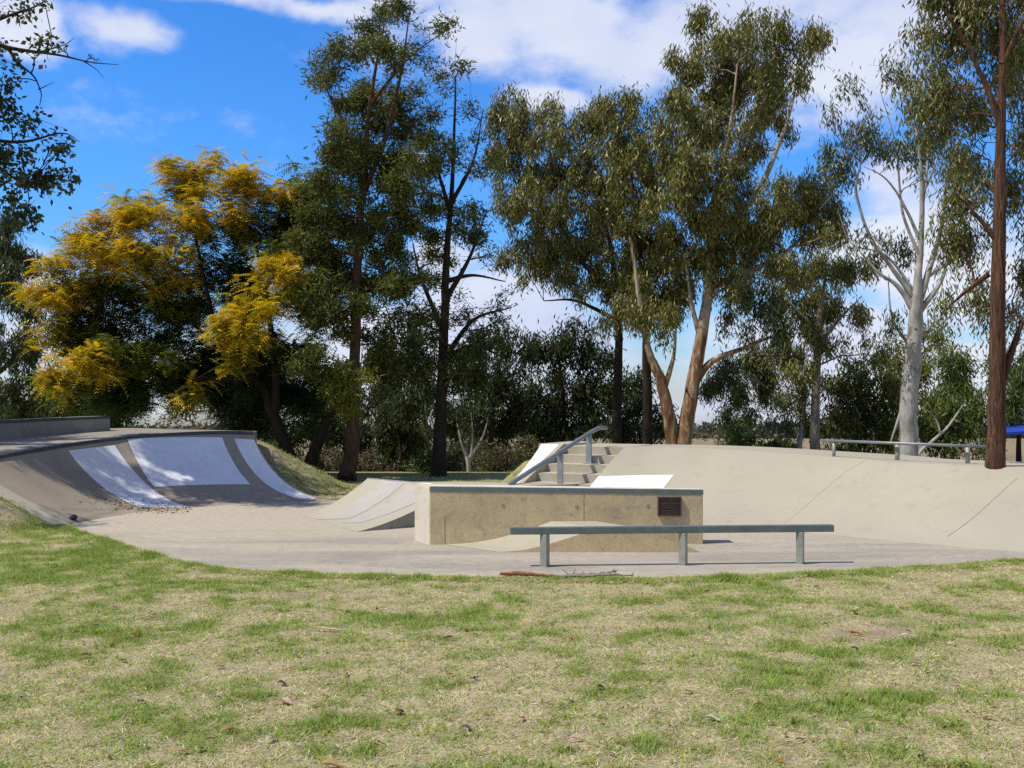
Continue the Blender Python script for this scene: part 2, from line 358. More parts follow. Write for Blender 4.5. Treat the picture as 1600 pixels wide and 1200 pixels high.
DIRT = [(345, 935, 110, 14, .5), (500, 925, 120, 9, .2), (1390, 985, 75, 14, .75), (1480, 965, 60, 8, .5), (1290, 990, 50, 7, .4), (580, 1010, 90, 12, .25), (1560, 950, 70, 8, .3), (350, 1150, 90, 20, .2), (1000, 1040, 160, 20, .2), (1340, 905, 50, 5, .2)]
def lawn(x, y):
    g = fbm(x * 1.7, y * 1.7, 3, 5); g2 = fbm(x * 4.5, y * 4.5, 9, 3)
    g3 = fbm(x * 3.4 + 5, y * 3.4, 14, 4)
    g5 = fbm(x * 8.5, y * 8.5, 17, 3)
    green = .09 + (g - .5) * 1.05 + (g3 - .5) * 1.35 + (g2 - .5) * 1.2 + (g5 - .5) * 1.1 + bumpg(x, y, GREEN) * .78 + .30 * sstep(-2.3, -4.5, x) * sstep(6.5, 9, y)
    dirt = bumpg(x, y, DIRT) * 1.5 + (fbm(x * 2.1 + 9, y * 2.1, 21, 4) - .64) * 1.6
    green = np.where(y > 13.5, .42 + (g - .5) * 1.2, green)
    dirt = np.where(y > 15, (fbm(x * 2 + 3, y * 2, 22, 3) - .6) * 1.5, dirt)
    return np.clip(green, 0, 1), np.clip(dirt, 0, 1)
def ground_col(x, y):
    g, d = lawn(x, y); n = fbm(x * 9, y * 9, 31, 3)[:, None]
    c = np.array([.54, .455, .305]) * (1 - g[:, None]) + np.array([.23, .28, .075]) * g[:, None]
    c = c * (1 - d[:, None]) + np.array([.46, .34, .26]) * d[:, None]
    c = c * (.66 + .6 * n)
    far = sstep(25.5, 33, y)[:, None]; dry = np.array([.30, .245, .155]) * (.75 + .5 * fbm(x * .2, y * .06, 40, 4)[:, None])
    return c * (1 - far) + dry * far
def nonuni(a, b, step, far, grow=1.18):
    v = list(np.arange(a, b + 1e-6, step)); s = step
    lo, hi = [], []; p = b
    while p < far[1]: s *= grow; p += s; hi.append(p)
    p = a; s = step
    while p > far[0]: s *= grow; p -= s; lo.append(p)
    return np.array(lo[::-1] + v + hi)
gx = nonuni(-11, 11, .11, (-2600, 2600)); gy = nonuni(3.0, 25, .11, (-60, 3000))
GX, GY = np.meshgrid(gx, gy, indexing='ij'); GZ = terrain(GX, GY)
def dist_poly(x, y, poly):
    p = np.array([q[:2] for q in poly]); d = np.full(x.shape, 99.0)
    for a, b in zip(p, np.roll(p, -1, 0)):
        ab = b - a; t = np.clip(((x - a[0]) * ab[0] + (y - a[1]) * ab[1]) / (ab @ ab + 1e-9), 0, 1)
        d = np.minimum(d, np.hypot(x - a[0] - ab[0] * t, y - a[1] - ab[1] * t))
    return d
GZs = GZ.copy()
for _p in (QPOLY, BPOLY):
    _i = inside(GX, GY, _p); _x, _y = GX[_i], GY[_i]; _d = dist_poly(_x, _y, _p); GZs[_i] = np.where(_d > .1, -.35, GZ[_i] - .12)
def gz(x, y):    # bilinear terrain height
    i = np.clip(np.searchsorted(gx, x) - 1, 0, len(gx) - 2); j = np.clip(np.searchsorted(gy, y) - 1, 0, len(gy) - 2)
    a = (x - gx[i]) / (gx[i + 1] - gx[i]); b = (y - gy[j]) / (gy[j + 1] - gy[j])
    return (GZs[i, j] * (1 - a) + GZs[i + 1, j] * a) * (1 - b) + (GZs[i, j + 1] * (1 - a) + GZs[i + 1, j + 1] * a) * b
def build_ground():
    v = np.stack([GX.ravel(), GY.ravel(), GZs.ravel()], -1); ny = len(gy)
    i, j = np.meshgrid(np.arange(len(gx) - 1), np.arange(ny - 1), indexing='ij')
    f = np.stack([i * ny + j, (i + 1) * ny + j, (i + 1) * ny + j + 1, i * ny + j + 1], -1).reshape(-1, 4)
    me = np_mesh('ground', v, f, ground_col(v[:, 0], v[:, 1]))
    m, nt, b = new_mat('lawn_soil'); at = nd(nt, 'ShaderNodeAttribute', attribute_name='tint'); co = objco(nt)
    n = noise(nt, co, 45, 5, .75); n2 = noise(nt, co, 6, 6, .7)
    c = mixc(nt, 1.0, at.outputs['Color'], ramp(nt, n, [(.3, (.42, .42, .42)), (.52, (.95, .95, .93)), (.72, (1.5, 1.45, 1.35))]), 'MULTIPLY')
    c = mixc(nt, 1.0, c, ramp(nt, n2, [(.3, (.75,) * 3), (.7, (1.2,) * 3)]), 'MULTIPLY')
    nt.links.new(c, b.inputs['Base Color']); b.inputs['Roughness'].default_value = 1; b.inputs['Specular IOR Level'].default_value = .05
    bump(nt, b, n, .9, .02)
    tag(link('ground', me, m, smooth=True), 'lawn and dry paddock running back under the trees', None, None, 'structure')
build_ground()

def build_grass():
    rng = np.random.default_rng(4)
    def blades(x, y, lmin, lmax, w, seed, edge=False):
        n = len(x); z = gz(x, y); g, d = lawn(x, y)
        if edge: z = np.maximum(z, .0); d = d * .3; g = np.clip(g + .1, 0, 1)
        keep = (rng.random(n) > d * 1.15) & ((z > -.05) | edge) & (edge | ~inside(x, y, FLOOR)) & ~inside(x, y, QPOLY) & ~inside(x, y, BPOLY)
        x, y, z, g, d = x[keep], y[keep], z[keep], g[keep], d[keep]; n = len(x)
        isg = rng.random(n) < np.clip(g * 1.0 + .20, 0, 1)
        L = rng.uniform(lmin, lmax, n) * np.where(isg, .8 + .7 * g, 1.0); az = rng.random(n) * 2 * math.pi
        tilt = np.where(isg, rng.uniform(.55, 1.4, n), rng.uniform(1.12, 1.54, n))
        dr = np.stack([np.cos(az) * np.sin(tilt), np.sin(az) * np.sin(tilt), np.cos(tilt)], -1)
        sd = np.stack([-np.sin(az), np.cos(az), rng.normal(0, .35, n)], -1)
        b = np.stack([x, y, z - .003], -1); ww = w * rng.uniform(.7, 1.4, n)[:, None]
        v = np.stack([b - sd * ww, b + sd * ww, b + dr * L[:, None]], 1).reshape(-1, 3)
        straw = np.array([.70, .625, .405]) * rng.uniform(.55, 1.2, n)[:, None] * np.array([1, 1, 1]) + rng.normal(0, .012, (n, 3))
        gr = np.stack([rng.uniform(.18, .36, n), rng.uniform(.28, .42, n), rng.uniform(.05, .11, n)], -1) * (1.2 - .26 * g)[:, None]
        ol = np.array([.60, .55, .26]) * rng.uniform(.6, 1.2, n)[:, None]
        c = np.where(isg[:, None], gr, np.where((rng.random(n) < .35)[:, None], ol, straw)); c = np.clip(c, .01, .8)
        return v, np.repeat(c, 3, 0)
    n = 660000; y = 3.2 + rng.random(n) * 10.1; x = (rng.random(n) * 2 - 1) * (.53 * y + 1.3)
    V, C = [], []
    v, c = blades(x, y, .018, .055, .0026, 1); V.append(v); C.append(c)
    nt_ = 9000; y = 3.8 + rng.random(nt_) * 8.5; x = (rng.random(nt_) * 2 - 1) * (.53 * y + .4); k = 14
    xx = np.repeat(x, k) + rng.normal(0, .016, nt_ * k); yy = np.repeat(y, k) + rng.normal(0, .016, nt_ * k)
    v, c = blades(xx, yy, .03, .075, .0032, 5); V.append(v); C.append(c * np.repeat(np.repeat(rng.uniform(.7, 1.2, nt_), k)[:len(c) // 3 + nt_ * k], 1)[:len(c) // 3].repeat(3)[:, None])
    # lush fringe along the concrete edge
    pl = np.array(FRONT); seg = rng.integers(0, len(pl) - 1, 60000); t = rng.random(60000)[:, None]; q = pl[seg] * (1 - t) + pl[seg + 1] * t
    wv = fbm(q[:, 0] * 3.1, q[:, 0] * 0 + 2, 51, 4); x = q[:, 0] + rng.normal(0, .03, 60000); y = q[:, 1] - np.abs(rng.normal(0, .09, 60000)) + .015 + .16 * np.clip(wv - .42, 0, 1) * rng.random(60000)
    v, c = blades(x, y, .025, .06, .0028, 2, True); V.append(v); C.append(c)
    n = 130000; x = rng.uniform(-11, 9, n); y = rng.uniform(12.5, 25, n); v, c = blades(x, y, .03, .08, .005, 3); V.append(v); C.append(c)
    v = np.vstack(V); c = np.vstack(C); me = np_mesh('grass', v, np.arange(len(v)).reshape(-1, 3), c)
    tag(link('grass', me, M_blade), 'short dry lawn grass with green tufts in the foreground', None, None, 'stuff')
build_grass()

# ------------------------------------------------------------------ concrete floor
def build_floor():
    n = len(FLOOR); mb = MB()
    mb.prism([(p[0], p[1], -.12) for p in FLOOR], [(p[0], p[1], 0) for p in FLOOR])
    tag(mb.build('concrete_floor', M_floor), 'worn cream and grey concrete floor of the skate park', None, None, 'structure')
build_floor()

# ------------------------------------------------------------------ quarter pipe
def skirt(mb, line, zb=-.4):
    line = np.array(line); lo = line.copy(); lo[:, 2] = zb
    mb.grid(np.stack([line, lo], 1))
def build_quarter_pipe():
    root = empty('quarter_pipe', tuple(np.append(QB[30], 0)))
    tag(root, 'curved concrete quarter pipe with three white painted panels, shaded by trees', 'quarter pipe')
    u, s = np.meshgrid(np.linspace(0, 1, 91), np.linspace(0, 1, 41), indexing='ij')
    mb = MB(); g = qp(u, s); mb.grid(g)
    skirt(mb, g[-1]); skirt(mb, g[0])
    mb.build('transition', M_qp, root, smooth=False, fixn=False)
    for p in root.children: p.data.polygons.foreach_set('use_smooth', np.ones(len(p.data.polygons), bool))
    mb = MB(); t = np.linspace(0, 1, 8)[None, :, None]
    C = QC + np.array([0, 0, .0]); mb.grid(C[:, None] * (1 - t) + QD[:, None] * t)
    skirt(mb, QD); skirt(mb, cr([QC[-1], QD[-1]], 6)); skirt(mb, cr([QC[0], QD[0]], 6))
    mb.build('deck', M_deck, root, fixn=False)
    mb = MB(); mb.tube(QC + np.array([0, 0, .004]), .032, 10); mb.build('coping', M_coping, root, smooth=True)
    # pale end strip between the ramp and the grass
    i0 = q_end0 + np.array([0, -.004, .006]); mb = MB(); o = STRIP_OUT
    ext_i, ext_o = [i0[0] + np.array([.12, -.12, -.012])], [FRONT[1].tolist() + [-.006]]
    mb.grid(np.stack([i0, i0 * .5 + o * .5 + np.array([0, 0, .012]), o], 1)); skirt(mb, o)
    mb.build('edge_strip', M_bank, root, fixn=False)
    for c in (((106, 705), (178, 695.5), (300, 796), (219, 793)), ((199, 687), (347, 683.5), (392, 757), (242, 761.5)), ((366, 686), (397, 687.5), (494, 778), (484, 782))):
        MB().grid(patch(qp, c, 22, 40, .005)).build('painted_panel', M_white, root, smooth=True)['label'] = 'white painted panel'
build_quarter_pipe()

def build_deck_ledge():
    L = cr([(-10.2, 14.3, .93), (-9.2, 15.9, .975), (-8.66, 17.0, 1.0), (-8.3, 18.3, 1.05), (-7.8, 19.5, 1.10)], 30)
    root = empty('concrete_ledge', tuple(L[12])); tag(root, 'long weathered concrete ledge on the deck behind the quarter pipe', 'skate ledge')
    hts = np.linspace(.38, .275, 30)
    t = np.gradient(L[:, :2], axis=0); t /= np.linalg.norm(t, axis=1)[:, None]; nrm = np.stack([-t[:, 1], t[:, 0]], -1)
    front = L.copy(); front[:, 2] -= .03; ft = L.copy(); ft[:, 2] += hts
    bt = ft.copy(); bt[:, :2] += nrm * .4; bb = front.copy(); bb[:, :2] += nrm * .4; bb[:, 2] -= .1
    mb = MB(); mb.grid(np.stack([front, ft, bt, bb], 1)); n = 30 * 4
    mb.f.append((0, 1, 2, 3)); mb.f.append((n - 1, n - 2, n - 3, n - 4)); mb.build('body', M_oldledge, root)
    e = ft.copy(); e[:, :2] -= nrm * .003; a = e.copy(); a[:, 2] -= .05; b = e.copy(); b[:, 2] += .004; c = b.copy(); c[:, :2] += nrm * .06
    MB().grid(np.stack([a, b, c], 1)).build('steel_edge', M_coping, root, fixn=False)
build_deck_ledge()

# ------------------------------------------------------------------ bank, stairs
def build_bank():
    root = empty('bank_ramp', (3.3, 12.75, 0)); tag(root, 'long smooth beige concrete bank right of the stairs', 'bank ramp')
    u, s = np.meshgrid(np.linspace(0, 1, 91), np.linspace(0, 1, 31), indexing='ij'); g = bk(u, s)
    mb = MB(); mb.grid(g); skirt(mb, g[0]); skirt(mb, g[-1])
    o = mb.build('slope', M_bank, root, fixn=False); o.data.polygons.foreach_set('use_smooth', np.ones(len(o.data.polygons), bool))
    t = np.linspace(0, 1, 5)[None, :, None]; mb = MB()
    BDc = BDK.copy(); BDc[:4] = np.array(st(-1.4, SW, .9)) * .5 + BDK[4] * .5
    mb.grid(BT[:, None] * (1 - t) + BDc[:, None] * t); skirt(mb, BDc); skirt(mb, cr([BT[-1], BDc[-1]], 5)); mb.build('deck', M_bank, root, fixn=False)
    MB().grid(patch(bk, ((925, 736.5), (1053, 742.5), (1022, 782), (884, 778)), 20, 20, .005)).build('painted_panel', M_white, root)['label'] = 'white painted panel'
    for (a, b) in (((1352, 719), (1226, 818)), ((1590, 748), (1480, 838))):
        p, q = np.array(inv(bk, *a)), np.array(inv(bk, *b)); tt = np.linspace(0, 1, 24)[:, None]; uv = p * (1 - tt) + q * tt
        du = np.array([.0003, 0]); L_ = bk((uv - du)[:, 0], uv[:, 1]); R_ = bk((uv + du)[:, 0], uv[:, 1]); L_[:, 2] += .004; R_[:, 2] += .004
        MB().grid(np.stack([L_, R_], 1)).build('joint', M_dark, root, fixn=False)
build_bank()
def build_stairs():
    root = empty('staircase', tuple(st(1.2, .9, 0))); tag(root, 'short flight of concrete steps with white slope on its left side', 'steps')
    r, tr, n = .9 / 7, .36, 7; v0, v1 = .44, SW - .004
    mb = MB()
    prof = [(-1.4, .9), (0, .9)]
    for i in range(1, n): z = .9 - r * i; prof += [((i - 1) * tr, z), (i * tr, z)]
    prof += [((n - 1) * tr, -.3), (-1.4, -.3)]
    a = [st(k, v0, z) for k, z in prof]; b = [st(k, v1, z) for k, z in prof]
    mb.prism(a, b); mb.build('flight', M_step, root)
    kz = np.linspace(0, 2.5, 14); mb = MB()      # thin sloping kerb beside the treads
    top = lambda k: .955 - .357 * k
    q = [[st(k, .36, -.3), st(k, .36, top(k)), st(k, .437, top(k)), st(k, .437, -.3)] for k in np.linspace(0, 2.5, 8)]
    mb.grid(np.array(q)); mb.f += [(0, 1, 2, 3), (31, 30, 29, 28)]; mb.build('kerb', M_step, root)
    mb = MB(); q = np.array([[st(k, v, wslope(k)) for v in np.linspace(0, .357, 4)] for k in np.linspace(0, 2.4, 24)])
    mb.grid(q); skirt(mb, q[:, 0]); skirt(mb, q[:, -1]); o = mb.build('side_slope', M_white, root, fixn=False); o['label'] = 'white painted slope'
    mb = MB(); q = np.array([[st(k, v, .931) for v in np.linspace(-.05, .44, 4)] for k in (-1.4, 0)]); mb.grid(q); skirt(mb, q[:, 0]); skirt(mb, q[:, -1]); skirt(mb, q[1]); mb.build('landing', M_step, root, fixn=False)
build_stairs()
def build_handrail():
    root = empty('stair_handrail', tuple(st(.45, 1.05, .77))); tag(root, 'sloping grey steel handrail down the concrete steps', 'handrail')
    s = 1.05; z1 = 1.145; f = lambda k: z1 - .222 * (k - .36)
    pts = [st(-.28, s + .02, f(.15) + .02), st(-.02, s, f(.15) + .02), st(.12, s, f(.16)), st(.36, s, f(.36)), st(1.44, s, f(1.44)), st(3.2, s, f(3.2)), st(3.3, s, f(3.3) - .03), st(3.33, s, f(3.3) - .12), st(3.34, s, 0)]
    MB().tube(pts, .035, 12).build('rail', M_rail, root, smooth=True)
    for (k, z0) in ((.42, .9 - .9 / 7 * 2 + .002), (1.55, .9 - .9 / 7 * 5 + .002)):
        p = st(k, s, z0); t = st(k, s, f(k) - .03)
        MB().bar(p, t, .085, .06, (.3, .95, 0)).box(p + np.array([0, 0, .006]), (.16, .14, .012), R(-27)).build('post', M_galv, root)
build_handrail()

# ------------------------------------------------------------------ grind box with plaque
def build_box():
    root = empty('grind_box', (.6, 11.7, 0)); tag(root, 'tan concrete grind box with a bronze plaque and steel front edge', 'skate box')
    F1, F2, E1 = np.array([-.935, 11.47]), np.array([2.19, 11.52]), np.array([-1.15, 11.86]); B2, B1 = np.array([2.19, 11.74]), np.array([-1.12, 11.90])
    ht = lambda x: .658 - (x + .935) / 3.125 * .041
    plan = [F1, F2, B2, B1, E1]
    mb = MB(); mb.prism([(*p, -.05) for p in plan], [(*p, ht(p[0])) for p in plan]); mb.build('body', M_box, root, bevel=.008)
    d = (E1 - F1) / np.linalg.norm(E1 - F1); n = np.array([-d[1], d[0]]); n = n if n[0] < 0 else -n
    a, b = F1 + d * .012 + n * .003, E1 - d * .012 + n * .003
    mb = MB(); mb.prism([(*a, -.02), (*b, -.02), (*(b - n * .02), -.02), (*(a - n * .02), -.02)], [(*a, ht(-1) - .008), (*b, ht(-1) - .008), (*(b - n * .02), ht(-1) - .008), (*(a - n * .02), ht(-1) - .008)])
    mb.build('end_face', M_boxend, root)['label'] = 'pale sunlit end face'  # sunlight on this end is put into its paler concrete colour
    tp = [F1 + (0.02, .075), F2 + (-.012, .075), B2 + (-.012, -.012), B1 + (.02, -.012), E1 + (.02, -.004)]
    mb = MB(); mb.prism([(*p, ht(p[0]) - .02) for p in tp], [(*p, ht(p[0]) + .003) for p in tp]); mb.build('top_face', M_boxend, root)['label'] = 'pale top face'  # thin cap, paler than the tan body
    mb = MB(); lf, rf = np.array([F1[0] - .004, F1[1], 0]), np.array([F2[0] + .004, F2[1], 0]); secs = []
    for p in (lf, rf):
        h = ht(p[0]); secs.append([p + np.array([0, -.004, h - .052]), p + np.array([0, -.004, h + .004]), p + np.array([0, .06, h + .004]), p + np.array([0, .06, h - .01])])
    mb.grid(np.array(secs)); mb.f += [(0, 1, 2, 3), (7, 6, 5, 4)]; mb.build('steel_edge', M_steel, root, bevel=.002)
    fy = lambda x: 11.47 + (x + .935) / 3.125 * .05
    for px, py in ((786, 790), (901, 792), (1013, 791)):
        x = (px - 800) / F * 11.49; z = H - (py - YH) / F * 11.49
        ang = np.linspace(0, 2 * math.pi, 13)[:-1]
        mb = MB(); mb.add([(x + .021 * math.cos(t), fy(x) - .003, z + .023 * math.sin(t)) for t in ang] + [(x + .021 * math.cos(t), fy(x) + .01, z + .023 * math.sin(t)) for t in ang], [tuple(range(12))] + [(i, (i + 1) % 12, 12 + (i + 1) % 12, 12 + i) for i in range(12)])
        mb.build('tie_hole', M_grey, root)
    for px, y0, y1 in ((912, 769, 813), (695, 806, 850)):
        x = (px - 800) / F * 11.49; za, zb = H - (y0 - YH) / F * 11.49, H - (y1 - YH) / F * 11.49
        MB().box((x, fy(x) - .0005, (za + zb) / 2), (.006, .005, za - zb)).build('joint', M_dark, root)
    cx, cz, w, h = 1.803, .432, .272, .222; y = fy(cx)
    pl = MB().box((cx, y - .011, cz), (w, .022, h)).build('plaque', M_bronze, root, bevel=.004); pl['label'] = 'dark bronze memorial plaque'
    mb = MB()
    for (c, s) in (((cx, y - .0255, cz + h / 2 - .007), (w - .004, .008, .008)), ((cx, y - .0255, cz - h / 2 + .007), (w - .004, .008, .008)), ((cx - w / 2 + .007, y - .0255, cz), (.008, .008, h - .026)), ((cx + w / 2 - .007, y - .0255, cz), (.008, .008, h - .026))): mb.box(c, s)
    q = mb.build('rim', M_bronze2, pl); q.location = (0, 0, 0); q.matrix_parent_inverse = pl.matrix_world.inverted()
    rnd = random.Random(3)
    for rows in (((.082, .1, .009), (.058, .035, .006), (.036, .1, .007), (.016, .078, .007)), ((-.012, .062, .007),), ((-.046, .1, .005), (-.06, .1, .005), (-.074, .105, .005), (-.088, .095, .005))):
        mb = MB()
        for (dz, half, hh) in rows:
            x = -half
            while x < half:
                ww = min(rnd.uniform(.01, .03), half - x); mb.box((cx + x + ww / 2, y - .0232, cz + dz), (ww, .003, hh)); x += ww + .006
        q = mb.build('lettering', M_bronze2, pl); q.location = (0, 0, 0)
    for o in pl.children: o.matrix_parent_inverse.identity(); o.location = (0, 0, 0)
build_box()

def build_bump():
    root = empty('low_kicker', (1.0, 11.1, 0)); tag(root, 'low humped concrete kicker against the front of the grind box', 'kicker ramp')
    xf = [-.13, .12, .35, .62, .935, 1.385, 2.04]; zf = [0, .022, .075, .155, .262, .262, .0]
    xb = [-.78, -.45, -.15, .15, .45, .95, 1.85]
    n = len(xf); fr = [(x, 10.87, z) for x, z in zip(xf, zf)]
    bk_ = [(x, 11.47 + (x + .935) / 3.125 * .05 - .003, z) for x, z in zip(xb, zf)]
    m = np.array([fr, bk_]); fine = np.stack([cr(m[0][:5], 20), cr(m[1][:5], 20)], 0)
    full = np.concatenate([fine, m[:, 5:]], 1)
    full[:, :, 2] = np.maximum(full[:, :, 2], .0) + .003
    mb = MB(); mb.grid(full); mb.build('ramp_surface', M_bank, root, fixn=False)
    lo = full[0].copy(); lo[:, 2] = -.05; mb = MB(); top = full[0].copy(); top[:, 2] -= .001
    mb.grid(np.stack([top, lo], 1)); mb.build('front_face', M_box, root, fixn=False)
build_bump()

def build_funbox():
    root = empty('funbox_ramp', (-1.9, 13.4, 0)); tag(root, 'pale concrete wedge ramp with two grey painted strips behind the grind box', 'funbox')
    far0, far1 = np.array([-3.0, 14.5, .002]), np.array([-2.15, 15.0, .5]); near0, near1 = np.array([-1.95, 12.62, .002]), np.array([-.74, 13.52, .5])
    def surf(u, s):
        u = np.asarray(u, float)[..., None]; s = np.asarray(s, float); b = far0 * (1 - u) + near0 * u; t = far1 * (1 - u) + near1 * u
        p = b + (t - b) * s[..., None]; p[..., 2] = .5 * (.35 * s + .65 * s ** 1.8) + .002; return p
    u, s = np.meshgrid(np.linspace(0, 1, 15), np.linspace(0, 1, 25), indexing='ij'); g = surf(u, s)
    # feather apron so the ramp meets the floor softly
    mb = MB(); mb.grid(g); o = mb.build('ramp_surface', M_bank, root, fixn=False); o.data.polygons.foreach_set('use_smooth', np.ones(len(o.data.polygons), bool))
    mb = MB(); skirt(mb, g[-1], -.05); mb.build('side_face', M_grey, root, fixn=False)
    mb = MB(); skirt(mb, g[0], -.05); mb.build('side_face', M_grey, root, fixn=False)
    pf = [far1, near1, near1 + np.array([1.6, .35, 0]), np.array([-.7, 14.3, .5]), np.array([-1.5, 14.32, .5])]
    mb = MB(); mb.prism([(p[0], p[1], -.05) for p in pf], [(p[0], p[1], .5) for p in pf]); mb.build('platform', M_bank, root)
    t = far1 * np.array([1, 1, 1]); mb = MB(); mb.tube([far1 + np.array([0, 0, -.006]), near1 + np.array([0, 0, -.006])], .014, 8); mb.build('coping', M_galv, root, smooth=True)
    for c in (((597, 750), (632, 755), (548, 810), (497, 812)), ((640, 758), (690, 766), (563, 817), (533, 817))):
        MB().grid(patch(surf, c, 10, 24, .004)).build('painted_strip', M_greypaint, root, fixn=False)['label'] = 'grey painted strip'
build_funbox()

# ------------------------------------------------------------------ rails
def build_flat_rail():
    root = empty('flat_grind_rail', (1.6, 10, 0)); tag(root, 'low square steel grind rail on three posts at the lawn edge', 'grind rail')
    a, b = np.array([-.02, 9.9, .355]), np.array([3.235, 10.13, .355]); ln = b - a
    mb = MB(); mb.bar(a, b, .075, .07); mb.build('rail', M_steel, root, bevel=.006)
    for px in (851, 1068, 1255):
        t = ((px - 800) / F * 10 - a[0]) / ln[0]; p = a + ln * t; p[2] = -.02; q = p.copy(); q[2] = .3195
        o = MB().bar(p, q, .07, .085, (.42, .9, 0)).build('post', M_post, root, bevel=.004)
build_flat_rail()
def build_round_rail():
    root = empty('round_grind_rail', tuple(P(1403, 722, 14.0))); tag(root, 'round galvanised grind rail on the deck above the long bank', 'grind rail')
    a, b = P(1283, 688, 14.9), P(1543, 698, 13.35)
    MB().tube([a, a * .5 + b * .5, b], .021, 12).build('rail', M_rail, root, smooth=True)
    for px, w in ((1303, .025), (1402, .033), (1512, .03)):
        t = (px - 1283) / 260.0; d = 14.9 - 1.55 * t * .94; q = P(px, 688 + 10 * t + 2, d); p = q.copy(); p[2] = gz(np.array([p[0]]), np.array([p[1]]))[0]; p[2] = .79
        MB().tube([p, q], w, 12).build('post', M_post, root, smooth=True)
build_round_rail()

# ------------------------------------------------------------------ trees
LEAF = dict(
    gum=dict(L=.155, W=.033, droop=1.0, mat=M_leaf, cr=.205),
    gumd=dict(L=.17, W=.036, droop=.8, mat=M_frond, cr=.26),
    broad=dict(L=.07, W=.045, droop=.3, mat=M_broad, cr=.2),
    fine=dict(L=.13, W=.030, droop=.1, mat=M_frond, cr=.24),
    frond=dict(L=.29, W=.085, droop=.25, mat=M_frond, cr=.26))
OLIVE = [(.135, .155, .028), (.19, .20, .045), (.095, .125, .025), (.29, .27, .075), (.18, .12, .04)]
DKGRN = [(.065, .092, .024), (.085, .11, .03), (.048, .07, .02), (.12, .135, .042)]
SHADE = [(.040, .058, .018), (.055, .072, .022), (.030, .046, .015), (.075, .088, .03)]  # understorey leaf colours, darkened to stand for the shade there
YELL = [(.63, .44, .03), (.50, .39, .035), (.66, .43, .03), (.36, .34, .035)]
LIME = [(.19, .21, .025), (.13, .16, .025), (.26, .25, .03)]
FERN = [(.045, .08, .018), (.06, .095, .02), (.085, .115, .025)]
BUSH = [(.085, .13, .03), (.115, .15, .04), (.065, .10, .025)]
DRY = [(.19, .145, .085), (.15, .12, .075), (.11, .1, .06)]
SHEOK = [(.10, .125, .03), (.07, .095, .025), (.14, .155, .035), (.17, .165, .045)]
def leaves(rng, cen, L, W, droop, cols, wts, kind):
    n = len(cen)
    d = rng.normal(0, 1, (n, 3)); d /= np.linalg.norm(d, axis=1)[:, None]; d[:, 2] -= droop * 1.4; d /= np.linalg.norm(d, axis=1)[:, None]
    a = np.cross(d, rng.normal(0, 1, (n, 3))); a /= np.linalg.norm(a, axis=1)[:, None] + 1e-9
    l = L * rng.uniform(.7, 1.3, n)[:, None]; w = W * rng.uniform(.7, 1.3, n)[:, None] / 2
    col = np.array(cols)[rng.choice(len(cols), n, p=wts)] * rng.uniform(.72, 1.3, n)[:, None]
    if kind == 'frond':
        d[:, 2] *= .45; d[:, 2] += .12; d /= np.linalg.norm(d, axis=1)[:, None]
        a = np.cross(d, np.array([0, 0, 1.0]) + rng.normal(0, .35, (n, 3))); a /= np.linalg.norm(a, axis=1)[:, None]
        K = 6; V = []
        for k in range(K):
            t = (k + .6) / K; c = cen + d * l * t; c[:, 2] -= (l[:, 0] * .35) * t * t
            ll = l * .34 * (1 - .55 * t)
            for sg in (-1, 1):
                tip = c + (a * sg * .85 + d * .5) * ll; tip[:, 2] -= ll[:, 0] * .25; off = d * l * .055
                V.append(np.stack([c - off, c + off, tip], 1))
        v = np.concatenate(V, 1).reshape(-1, 3); return v, np.arange(len(v)).reshape(-1, 3), np.repeat(col, K * 6, 0)
    m = cen + d * l * .45; nrm = np.cross(d, a); tip = cen + d * l + nrm * l * .12
    v = np.stack([cen, m + a * w, tip, m - a * w], 1).reshape(-1, 3)
    q = np.arange(n)[:, None] * 4; f = np.concatenate([q + np.array([[0, 1, 2]]), q + np.array([[0, 2, 3]])], 1).reshape(-1, 3)
    return v, f, np.repeat(col, 4, 0)
